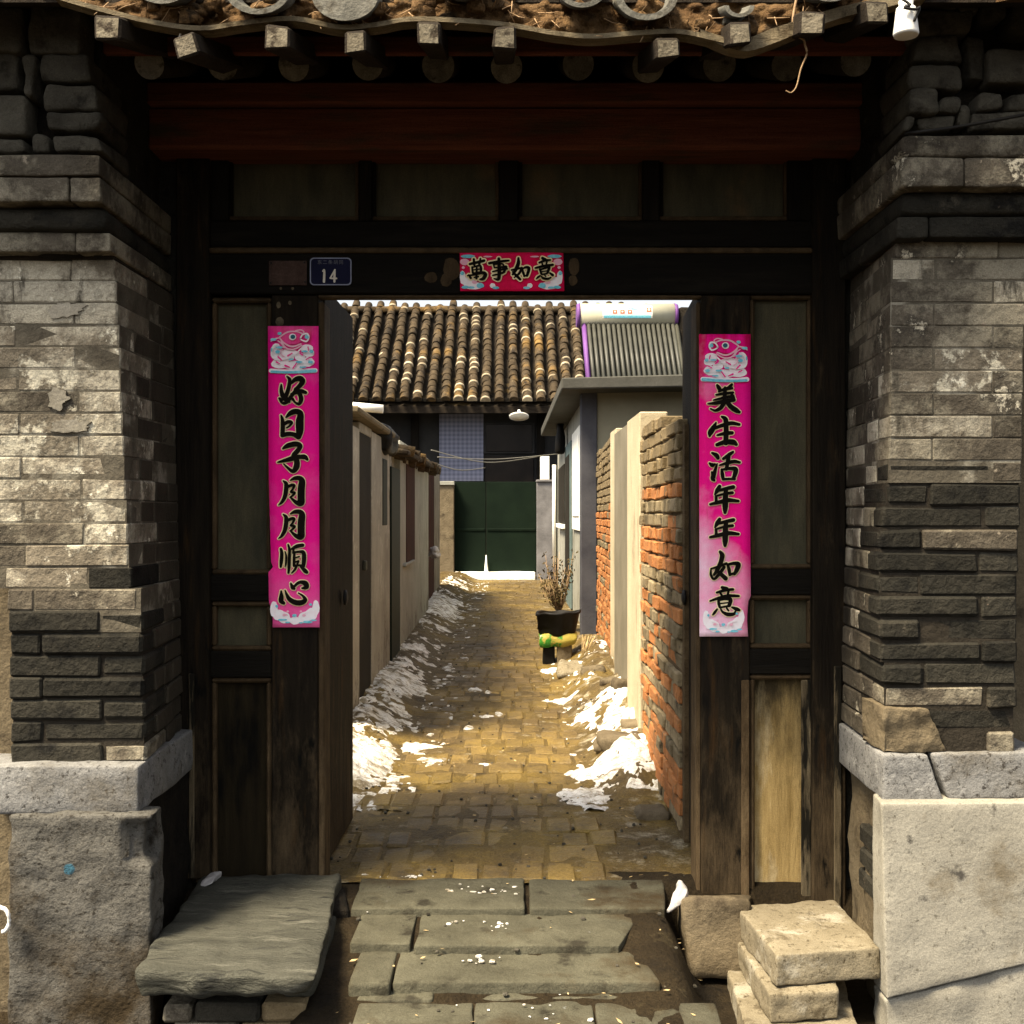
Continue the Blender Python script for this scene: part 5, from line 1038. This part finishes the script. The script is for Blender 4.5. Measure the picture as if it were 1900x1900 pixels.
# side entrance between the brick walls
sg = thing('side_gate', (0.75, 6.8, 0.05), 'cream plastered side entrance with a grey door between the brick walls', 'gate')
def cbx(nm, x0, x1, y0, y1, z0, z1, mt, par, ch=0.006): m = MB(); m.box(x0, x1, y0, y1, z0, z1, ch); return m.build(nm, M[mt], par)
cbx('pillar', 0.655, 0.80, 5.985, 6.62, -0.05, 1.80, 'cream', sg); cbx('pillar', 0.718, 0.98, 8.06, 8.5, -0.05, 1.87, 'cream', sg)
cbx('door_panel', 0.708, 0.76, 6.625, 8.055, 0.02, 1.83, 'grey_door', sg); cbx('doorstep', 0.66, 0.90, 6.63, 8.05, -0.05, 0.05, 'tan_plaster', sg)
bw2 = thing('brick_wall', (0.8, 9.6, 0.05), 'short orange brick wall beyond the cream side entrance', 'wall', 'brick walls of the alley')
wall_bricks(bw2, wr, 8.52, 10.95, 0.05, lambda Y: 1.86, single=False, n_plain=9, seed=8)
m = MB(); m.hexa([(wr(8.52) + .012, 8.52, -.05), (wr(8.52) + .2, 8.52, -.05), (wr(10.95) + .012, 10.95, -.05), (wr(10.95) + .2, 10.95, -.05), (wr(8.52) + .012, 8.52, 1.82), (wr(8.52) + .2, 8.52, 1.82), (wr(10.95) + .012, 10.95, 1.82), (wr(10.95) + .2, 10.95, 1.82)]); m.build('mortar', M['brick_mortar'], bw2)
# flat roofed house
fh = thing('flat_roof_house', (1.6, 14, 0.1), 'low flat roofed house with a concrete slab eave and a slate blue corner pillar', 'house')
cbx('wall', 0.806, 3.0, 11.05, 11.25, -0.05, 2.44, 'olive_wall', fh); cbx('pillar', 0.655, 0.805, 11.02, 11.25, -0.05, 2.44, 'slate_pillar', fh)
cbx('wall', 0.72, 0.90, 11.26, 18.4, -0.05, 2.44, 'pale_wall', fh)
m = MB(); m.hexa([(PX(1042, 10.6), 10.6, PZ(722, 10.6)), (3.0, 10.6, PZ(712, 10.6)), (0.44, 17.6, 2.46), (3.0, 17.6, 2.46), (PX(1042, 10.6), 10.6, PZ(701, 10.6)), (3.0, 10.6, PZ(686, 10.6)), (0.44, 17.6, 2.58), (3.0, 17.6, 2.58)], 0.01); rs_ = m.build('roof_slab', M['concrete'], fh)
wf = cbx('window_frame', 0.695, 0.73, 11.9, 13.5, 1.10, 2.20, 'white_paint', fh); cbx('pane', 0.685, 0.694, 12.1, 13.3, 1.25, 2.10, 'white_paint', wf)
dr = cbx('door', 0.69, 0.72, 13.8, 15.2, 0.15, 2.15, 'teal_metal', fh); cbx('door_panel', 0.682, 0.689, 14.0, 15.0, 0.4, 2.0, 'taupe', dr)
cbx('window', 0.69, 0.72, 15.5, 17.4, 1.15, 1.95, 'taupe', fh); cbx('sill', 0.66, 0.72, 15.4, 17.5, 1.08, 1.14, 'white_paint', fh)
m = MB(); m.tube([(0.66, 18.2, 0.5), (0.66, 18.2, 2.05)], 0.03, 8); m.build('drain_pipe', M['white_paint'], fh)
m = MB(); m.tube([P(1024, 764, 15.5), P(1066, 764, 15.5)], 0.035, 8); m.build('bracket', M['teal_metal'], fh)
m = MB(); m.stone(c8(0.58, 0.68, 15.0, 15.3, PZ(842, 15), PZ(775, 15)), 0.04, 0.03, 6, (7, 7, 8), 5); tag(m.build('hanging_sack', M['black_plastic']), 'dark sack hanging under the concrete slab eave', 'sack')
# solar water heater
sw = thing('solar_water_heater', (PX(1165, 13), 13, 2.56), 'solar water heater with purple end caps on the flat roof', 'water heater')
ra = P(1075, 583, 13); rb_ = P(1252, 590, 13); zc = PZ(586, 13); rt = 0.135
m = MB(); m.tube([(PX(1076, 13), 13, zc), (PX(1250, 13), 13, zc)], rt, 28); m.build('tank', M['tank'], sw)
for px, s_ in ((1076, -1), (1250, 1)):
    m = MB(); m.tube([(PX(px, 13) + s_ * .002, 13, zc), (PX(px, 13) + s_ * 0.04, 13, zc)], [rt + .006, rt - .01], 28); m.build('end_cap', M['purple'], sw)
zb_ = 2.60; dz_ = zc - rt * 0.6 - zb_
for i in range(18):
    x_ = PX(1091, 13) + (PX(1246, 13) - PX(1091, 13)) * i / 17
    m = MB(); m.tube([(x_, 12.92, zc - rt * 0.75), (x_ + 0.03, 12.35, zb_)], 0.021, 8); m.build('tube', M['glass_tube'], sw)
m = MB(); m.hexa([(PX(1088, 13), 12.41, zb_), (PX(1252, 13), 12.41, zb_), (PX(1088, 13), 12.43, zb_), (PX(1252, 13), 12.43, zb_), (PX(1086, 13), 13.0, zc - .1), (PX(1250, 13), 13.0, zc - .1), (PX(1086, 13), 13.02, zc - .1), (PX(1250, 13), 13.02, zc - .1)]); m.build('reflector', M['reflector'], sw)
for px, s_ in ((1083, -1), (1253, 1)):
    m = MB(); m.tube([(PX(px, 13), 12.94, zc - rt * 0.7), (PX(px, 13) + .02, 12.33, zb_ - .02)], 0.03, 4); m.build('side_rail', M['purple' if s_ < 0 else 'reflector'], sw)
m = MB(); m.tube([(PX(1110, 13), 13.1, zc), (PX(1110, 13), 13.3, 2.56)], 0.02, 6); m.build('leg', M['reflector'], sw)
m = MB(); m.tube([(PX(1235, 13), 13.1, zc), (PX(1235, 13), 13.3, 2.56)], 0.02, 6); m.build('leg', M['reflector'], sw)
m = MB()
def onk(u, ang, lift): return (PX(1116, 13) + (PX(1208, 13) - PX(1116, 13)) * u, 13 - (rt + lift) * math.cos(ang), zc + (rt + lift) * math.sin(ang))
def wrap(u0, u1, a0, a1, lift, mi, sk=0.0):
    for k in range(6):
        p, q_ = a0 + (a1 - a0) * k / 6, a0 + (a1 - a0) * (k + 1) / 6
        m.poly([onk(u0 + sk * k / 6, p, lift), onk(u1 + sk * k / 6, p, lift), onk(u1 + sk * (k + 1) / 6, q_, lift), onk(u0 + sk * (k + 1) / 6, q_, lift)], mi)
wrap(0, 1, -0.35, 0.75, 0.002, 0); wrap(0.03, 0.97, -0.35, -0.12, 0.004, 1); wrap(0.62, 0.82, 0.28, 0.60, 0.004, 1, -0.25)
for u in (0.25, 0.40, 0.55): wrap(u - .045, u + .045, 0.02, 0.32, 0.0045, 2); wrap(u - .015, u + .015, 0.10, 0.22, 0.006, 0)
wrap(0.88, 0.98, 0.15, 0.55, 0.005, 2); wrap(0.91, 0.95, 0.26, 0.42, 0.0065, 0)
m.build('sticker', [M['white_paint'], M['print_cyan'], M['print_red']], sw)
m = MB(); m.stone(c8(PX(1258, 13), PX(1300, 13), 12.9, 13.1, 2.6, PZ(572, 13)), 0.03, 0.01, 6, (6, 6, 8), 2); tag(m.build('chimney', M['dark_rubble']), 'dark chimney block next to the solar water heater', 'chimney')
# pots, tub, sack, straw at the east side
X, Y = on_ground(1035, 1232)
blk = thing('concrete_block', (X, Y, zg(Y)), 'small concrete block under the green sack', 'block')
m = MB(); m.box(PX(1034, Y), PX(1062, Y), Y, Y + 0.2, earth_z(X, Y) - .03, PZ(1196, Y), 0.008, 0.004); m.build('block_face', M['tan_plaster'], blk)
m = MB(); m.box(PX(1008, Y), PX(1030, Y), Y + .02, Y + 0.2, earth_z(X, Y) - .03, PZ(1202, Y), 0.008, 0.004); m.build('brick', M['black_plastic'], blk)
m = MB(); m.stone([(PX(1000, Y), Y - .03, PZ(1206, Y)), (PX(1070, Y), Y - .03, PZ(1194, Y)), (PX(1000, Y), Y + .24, PZ(1206, Y)), (PX(1070, Y), Y + .24, PZ(1194, Y)), (PX(998, Y), Y - .02, PZ(1176, Y)), (PX(1074, Y), Y - .02, PZ(1174, Y)), (PX(998, Y), Y + .24, PZ(1176, Y)), (PX(1074, Y), Y + .24, PZ(1174, Y))], 0.04, 0.02, 9, (10, 8, 7), 9); tag(m.build('sack', M['bag_green']), 'green and yellow plastic sack under the black tub', 'sack')
m = MB(); c = P(1034, 1176, Y + .11); r_ = 40 * Y / F
m.lathe(c, [(r_ * .78, 0), (r_ * .85, 0.02), (r_, 0.16), (r_ * 1.05, 0.165), (r_ * 1.05, 0.18), (r_ * .92, 0.18), (r_ * .88, 0.05)], 28); m.v = [(x + 0.03 * nz(x * 9, z * 7, 2), y, z + 0.03 * nz(x * 8, y * 8, 5)) for x, y, z in m.v]; tag(m.build('tub', M['black_plastic']), 'black plastic tub resting on the green sack', 'tub')
X2, Y2 = on_ground(1040, 1172)
pot = thing('potted_shrub', (PX(1038, Y2), Y2, zg(Y2)), 'dry brown shrub in a dark pot beside the flat roofed house', 'plant')
m = MB(); m.lathe((PX(1038, Y2), Y2, earth_z(PX(1038, Y2), Y2) - .01), [(0.09, 0), (0.13, 0.16), (0.145, 0.17), (0.14, 0.2), (0.11, 0.2), (0.1, 0.12)], 14); m.build('pot', M['black_plastic'], pot)
m = MB(); lf = MB(); rr = random.Random(4)
for i in range(34):
    b = Vector((PX(1038, Y2), Y2, zg(Y2) + 0.18)); d = Vector((rr.uniform(-.22, .14), rr.uniform(-.12, .12), rr.uniform(.15, .62)))
    pp = [b, b + d * .5 + Vector((rr.uniform(-.03, .03), 0, 0)), b + d]; m.tube(pp, [0.006, 0.004, 0.002], 4)
    for k in range(12):
        t = rr.uniform(.3, 1.05); p = b + d * t + Vector((rr.uniform(-.04, .04), rr.uniform(-.04, .04), rr.uniform(-.03, .03))); a = Vector((rr.uniform(-1, 1), rr.uniform(-1, 1), rr.uniform(-1, 1))).normalized() * .022; e_ = a.orthogonal().normalized() * .01
        lf.poly([p - a, p + e_, p + a, p - e_])
m.build('stem', M['twig'], pot); lf.build('foliage', M['shrub'], pot, kind='stuff')
m = MB(); X3, Y3 = on_ground(1080, 1235); rr = random.Random(9)
for i in range(26):
    b = P(1082 + rr.uniform(-3, 3), 1226, Y3 + rr.uniform(-.03, .03)); t_ = P(1092 + rr.uniform(-12, 16), 1180 + rr.uniform(-4, 14), Y3 + rr.uniform(-.05, .05)); m.tube([b, t_], [0.0035, 0.002], 4)
tag(m.build('straw_broom', M['straw']), 'pale straw bundle leaning at the foot of the short brick wall', 'broom')
m = MB(); m.stone([(PX(1030, 8.6), 8.45, earth_z(.4, 8.6) - .03), (PX(1085, 8.6), 8.45, earth_z(.5, 8.6) - .03), (PX(1034, 8.6), 8.8, .05), (PX(1085, 8.6), 8.8, .05), (PX(1032, 8.6), 8.5, PZ(1232, 8.6)), (PX(1082, 8.6), 8.5, PZ(1228, 8.6)), (PX(1040, 8.6), 8.75, PZ(1220, 8.7)), (PX(1082, 8.6), 8.75, PZ(1222, 8.7))], 0.04, 0.03, 8, (9, 8, 7), 15); tag(m.build('rubble_heap', M['block_tan']), 'pale lump of rubble at the edge of the alley below the straw', 'rubble')
rr = random.Random(19)
for i, (px, py, s_) in enumerate(((1150, 1398, .10), (1128, 1392, .08), (1165, 1312, .09), (1205, 1490, .07), (1100, 1265, .08), (1130, 1290, .07), (1185, 1375, .09))):
    X, Y = on_ground(px, py); Y *= 0.965; X = PX(px, Y); z_ = earth_z(X, Y); m = MB(); m.stone([Vector(p) + Vector((rr.uniform(-.02, .02), rr.uniform(-.02, .02), rr.uniform(-.015, .015))) for p in c8(X - s_, X + s_, Y - s_, Y + s_ * .8, z_ - .05, z_ + s_ * .35)], 0.03, 0.016, 8, (8, 8, 6), i + 20)
    tag(m.build('mound_stone', M['tan_plaster']), ('rough stone in the bank below the cream side entrance, amid the snow', 'brown stone just on the alley side of the snow by the brick wall', 'stone half buried in front of the grey side entrance door', 'stone nearest the doorway at the foot of the orange brick wall', 'stone at the paving edge just in front of the pale rubble lump', 'stone in the bank in front of the short orange brick wall', 'stone against the foot of the nearer cream pillar')[i], 'stone', 'stones in the earth bank')

# ------------------------------------------------------------------ alley, west side
def Yw(px): return 0.90 * F / (950 - px)
ch1 = thing('courtyard_wall', (-1.0, 8, 0.05), 'pinkish cream plastered courtyard wall with a taupe side door', 'wall', 'courtyard walls of the alley')
def lw(nm, pa, pb, ytop, mt, par, x0=-0.90, th_=0.22, zb=-0.05, ybot=None, pref=None):
    ya, yb = -x0 * F / (950 - pa), -x0 * F / (950 - pb); zt_ = PZ(ytop, -x0 * F / (950 - (pref or pa)))
    return cbx(nm, x0 - th_, x0, ya, yb, zb if ybot is None else PZ(ybot, ya), zt_, mt, par, 0.005)
lw('pilaster', 640, 667, 780, 'cream_left', ch1, -0.895); lw('door', 667.3, 690, 800, 'taupe', ch1, -0.908, 0.05, pref=667)
lw('lintel', 667.3, 690, 782, 'cream_left', ch1, -0.905, 0.1, ybot=800); lw('wall', 690.3, 726, 800, 'cream_left', ch1, -0.90)
lw('window', 711, 719, 850, 'green_door', ch1, -0.894, 0.05, ybot=975); cbx('handle', -0.907, -0.885, Yw(675), Yw(675) + .06, 0.93, 0.99, 'reflector', ch1)
m = MB(); m.hexa([(-1.5, 6.4, 1.84), (-0.84, 6.4, 1.83), (-1.5, 8.7, 1.84), (-0.84, 8.7, 1.82), (-1.5, 6.4, 1.89), (-0.84, 6.4, 1.87), (-1.5, 8.7, 1.9), (-0.84, 8.7, 1.86)], 0.01); m.build('coping', M['lath'], ch1)
m = MB(); m.tube([(PX(640, 7.0), 7.0, 1.925), (PX(711, 7.0), 7.0, 1.905)], 0.026, 14); tag(m.build('pipe', M['white_paint']), 'white plastic pipe lying across the top of the cream courtyard wall', 'pipe')
m = MB(); m.stone(c8(-1.05, -0.84, 8.0, 8.6, 1.70, 1.90), 0.06, 0.05, 6, (9, 10, 9), 7); tag(m.build('tarpaulin', M['black_plastic']), 'black crumpled tarpaulin hanging over the end of the wall coping', 'tarpaulin')
ch2 = thing('side_house', (-1.2, 11, 0.1), 'pale grey side house with a tiled eave and maroon windows along the alley', 'house')
dn = lw('door', 727, 742.5, 865, 'green_door', ch2, -0.885, 0.06); lw('wall', 727, 742, 830, 'pale_wall', ch2, -0.95)
lw('wall', 743, 795, 828, 'pale_wall', ch2, -0.90, pref=760)
w1 = lw('window', 755, 770, 860, 'maroon', ch2, -0.892, 0.05, ybot=1050, pref=755)
lw('sill', 754, 771, 1046, 'pale_wall', w1, -0.87, 0.05, ybot=1052)
yb0 = 12.6
cbx('wall', -1.25, -0.985, yb0, 15.9, -0.05, PZ(865, 13.4), 'cream_left', ch2); cbx('door', -0.99, -0.975, 12.75, 14.6, 0.25, PZ(868, 13.2), 'maroon', ch2)
m = MB(); m.hexa([(-1.8, 8.75, 1.78), (-0.78, 8.75, 1.72), (-1.8, 13.2, 1.82), (-0.82, 13.2, 1.76), (-1.8, 8.75, 1.9), (-0.78, 8.75, 1.76), (-1.8, 13.2, 1.96), (-0.82, 13.2, 1.80)], 0.01); ev = m.build('eave', M['far_tile'], ch2)
for i in range(17):
    y_ = 8.85 + i * 0.25 + R.uniform(-.06, .06); dz = R.uniform(-.03, .02); m = MB(); m.tube([(-1.5, y_ + R.uniform(-.08, .08), 1.88 + dz), (-0.78 - R.uniform(-.03, .12), y_, 1.755 + dz)], R.uniform(.035, .055), 8); m.build('roof_tile', M['far_tile'], ev)
sn2 = MB(); sn2.grid(lambda u, v: ((-0.80 - u * 0.5, 9.2 + v * 3.6, 1.80 + u * 0.09 + 0.03 * noise.fractal(Vector((u * 4, v * 9, 1)), 1, 2, 4)), noise.fractal(Vector((u * 3 + 5, v * 7, 1)), 1, 2, 4)), 10, 40, keep=lambda T: max(T) > 0.05)
sn2.build('eave_snow', M['snow_white'], ch2, kind='stuff')
m = MB(); m.stone(c8(PX(797, 13), PX(815, 13), 12.9, 13.1, PZ(1033, 13), PZ(1016, 13)), 0.03, 0.035, 14, (9, 8, 9), 3); tag(m.build('cloth_bundle', M['bag_white']), 'small white bundle hung below the maroon door of the side house', 'bundle')

# ------------------------------------------------------------------ far end
YGt = 19.0
gp = thing('gate_pillar', (PX(828, YGt), YGt, 0.2), 'taupe plastered gate pillar next to the pale side house', 'pillar', 'pillars of the green gate')
cbx('shaft', PX(813, YGt), PX(842, YGt), YGt, YGt + .4, 0.1, PZ(900, YGt), 'tan_plaster', gp); cbx('cap', PX(811, YGt), PX(843, YGt), YGt - .03, YGt + .43, PZ(900, YGt), PZ(893, YGt), 'pale_wall', gp)
gp = thing('gate_pillar', (PX(1012, YGt), YGt, 0.2), 'mottled grey gate pillar carrying a white box', 'pillar', 'pillars of the green gate')
cbx('shaft', PX(996, YGt), PX(1029, YGt), YGt, YGt + .4, 0.1, PZ(894, YGt), 'grey_pier', gp); cbx('cap', PX(995, YGt), PX(1030, YGt), YGt - .03, YGt + .43, PZ(894, YGt), PZ(890, YGt), 'grey_pier', gp)
cbx('post', PX(1003, YGt), PX(1020, YGt), YGt + .1, YGt + .3, PZ(889.5, YGt), PZ(846, YGt), 'white_paint', gp)
gg = thing('metal_gate', (PX(918, YGt), YGt + .2, 0.2), 'dark green double gate at the far end of the alley', 'gate')
for a, b in ((843, 901.5), (902.5, 995)):
    lf_ = cbx('gate_leaf', PX(a, YGt + .2), PX(b, YGt + .2), YGt + .2, YGt + .24, PZ(1060, YGt + .2), PZ(894, YGt + .2), 'green_gate', gg)
    cbx('rail', PX(a + 2, YGt + .19), PX(b - 2, YGt + .19), YGt + .185, YGt + .199, PZ(985, YGt + .2), PZ(980, YGt + .2), 'green_gate', lf_)
m = MB(); m.stone(c8(PX(843, 19), PX(994, 19), 19.0, 19.4, 0.1, PZ(1061, 19.1)), 0.03, 0.012, 5, (14, 6, 6), 6); tag(m.build('threshold', M['snow_white']), 'snow covered threshold in front of the green gate', 'threshold')
m = MB(); m.tube([(PX(902, 19.1), 19.12, PZ(1062, 19.1)), (PX(902, 19.1), 19.14, PZ(1030, 19.1))], [0.035, 0.006], 8); tag(m.build('snow_streak', M['snow_white']), 'narrow heap of snow at the gap of the green gate', 'snow heap')
hs = thing('tiled_house', (PX(860, 20.3), 20.3, 0.3), 'old house with a lichen spotted tiled roof closing the alley', 'house')
YH = 20.4; xa, xb = -3.6, 2.6
cbx('wall', xa, xb, YH, YH + .2, 0, PZ(742, YH), 'far_wall', hs); cbx('curtain', PX(815, YH - .05), PX(897, YH - .05), YH - .05, YH - .02, PZ(893, YH), PZ(768, YH), 'check', hs)
wn = cbx('window_frame', PX(897, YH), PX(992, YH), YH - .04, YH - .005, PZ(842, YH), PZ(784, YH), 'far_wall', hs); cbx('pane', PX(902, YH), PX(987, YH), YH - .055, YH - .045, PZ(838, YH), PZ(788, YH), 'dark_glass', wn)
cbx('door', PX(900, YH), PX(990, YH), YH - .03, YH - .005, 0.2, PZ(846, YH), 'dark_glass', hs)
for px in (770, 1003): cbx('post', PX(px, YH) - .07, PX(px, YH) + .07, YH - .08, YH - .005, 0.2, PZ(748, YH), 'wood_v', hs)
cbx('eave_beam', xa, xb, YH - .6, YH - .02, PZ(752, YH), PZ(745, YH), 'wood_h', hs)
ye, ze = 19.75, PZ(744, 19.75); yr_ = 22.35; zr = PZ(572, yr_)
D = Vector((0, yr_ - ye, zr - ze)); SLn = D.length; D.normalize(); ang = math.atan2(zr - ze, yr_ - ye); NU = Vector((0, -math.sin(ang), math.cos(ang)))
m = MB(); ncol = 26; sp = 0.232; xs0 = PX(652, 19.75) - 0.5
def pan(u, v):
    x_ = xs0 + u * sp * ncol; s_ = v * SLn; st = (s_ % 0.18) / 0.18
    p = Vector((x_, ye, ze)) + D * s_ + NU * (-0.035 * math.sin(math.pi * ((u * ncol) % 1.0)) - 0.02 * (1 - st) - 0.05)
    return p
m.grid(pan, ncol * 6, 90, smooth=False); m.build('pan_tiles', M['far_pan'], hs, kind='stuff')
m = MB(); m.hexa([(xs0, ye + .05, ze - .2), (xs0 + ncol * sp, ye + .05, ze - .2), (xs0, yr_, zr - .2), (xs0 + ncol * sp, yr_, zr - .2), (xs0, ye + .05, ze - .09), (xs0 + ncol * sp, ye + .05, ze - .09), (xs0, yr_, zr - .09), (xs0 + ncol * sp, yr_, zr - .09)]); m.build('roof_deck', M['rafter_wood'], hs)
def tile_mesh(nm, tip):
    m = MB(); r0, r1, L = 0.082, 0.068, 0.24; n = 8; pr_ = []
    for (yy, r_) in ((0, r0 * (1.03 if tip else 1)), (0.05 if tip else 0.035, r0 * (1.05 if tip else 1)), (L, r1)):
        for k in range(n + 1):
            a = math.pi * k / n; pr_.append((r_ * math.cos(a), yy, r_ * math.sin(a) * 1.05))
    m.v = pr_; K = n + 1
    for j in range(2):
        for k in range(n): m.face([j * K + k, j * K + k + 1, (j + 1) * K + k + 1, (j + 1) * K + k][::-1], 1 if j == 0 and tip else 0, True)
    m.face(list(range(K)), 1 if tip else 0)
    return m.mesh(nm, [M['far_tile'], M['far_tip']])
tms = [tile_mesh('roof_tile', False), tile_mesh('roof_tile', True)]
rr = random.Random(5); cnt = 0; extra = []
spots = []
for i in range(ncol):
    s_ = -0.03
    while s_ < SLn - 0.05:
        spots.append((i, s_)); s_ += rr.uniform(0.145, 0.215)
vis = [q for q in spots if 640 < CX + (xs0 + (q[0] + 0.0) * sp) * F / (ye + 1.2) < 1120]
vis.sort(key=lambda q: q[1]); chosen = set(vis[:298]); rest = MB()
for i, s_ in spots:
    p = Vector((xs0 + i * sp + rr.uniform(-.012, .012), ye, ze)) + D * s_ + NU * (0.012 + rr.uniform(-.006, .016))
    t = 1 if rr.random() < (0.16 + 0.10 * math.sin(i * 1.3)) else 0
    if (i, s_) in chosen:
        ob = bpy.data.objects.new('roof_tile', tms[t]); C.objects.link(ob); link(ob, p, hs); ob.rotation_euler = (ang, 0, rr.uniform(-.03, .03))
    else:
        b = len(rest.v); me = tms[t]; ca, sa = math.cos(ang), math.sin(ang)
        rest.v += [(p.x + v.co.x, p.y + v.co.y * ca - v.co.z * sa, p.z + v.co.y * sa + v.co.z * ca) for v in me.vertices]
        for f in me.polygons: rest.face([b + k for k in f.vertices], f.material_index, f.use_smooth)
rest.build('upper_tiles', [M['far_tile'], M['far_tip']], hs, kind='stuff')
m = MB(); m.stone(c8(xs0, xs0 + ncol * sp, yr_ - .12, yr_ + .16, zr - .1, zr + 0.03), 0.05, 0.02, 4, (40, 6, 6), 4); m.build('ridge', M['far_tile'], hs)
m = MB(); c = P(963, 777, 19.5); m.lathe(c, [(0.0, 0), (0.165, 0.03), (0.165, 0.05), (0.03, 0.10), (0.02, .16)], 20, axis=(0, 0.35, 1)); tag(m.build('lamp_shade', M['white_paint']), 'round white lamp shade under the tiled eave', 'lamp')
for i, (a, b, mid) in enumerate(((( 800, 835, 13), (1006, 846, 17), (905, 858, 15)), ((812, 848, 13), (1040, 842, 16), (920, 852, 15)), ((780, 850, 12), (900, 868, 17), (850, 872, 15)))):
    m = MB(); m.tube(dense([P(*a), P(*mid), P(*b)], 8), 0.006, 5); tag(m.build('clothes_wire', M['wire_pale']), ('thin pale wire, uppermost of those sagging across the far alley', 'pale wire reaching furthest towards the flat roofed house', 'lowest of the pale wires, rising towards the white box')[i], 'wire', 'wires across the alley')
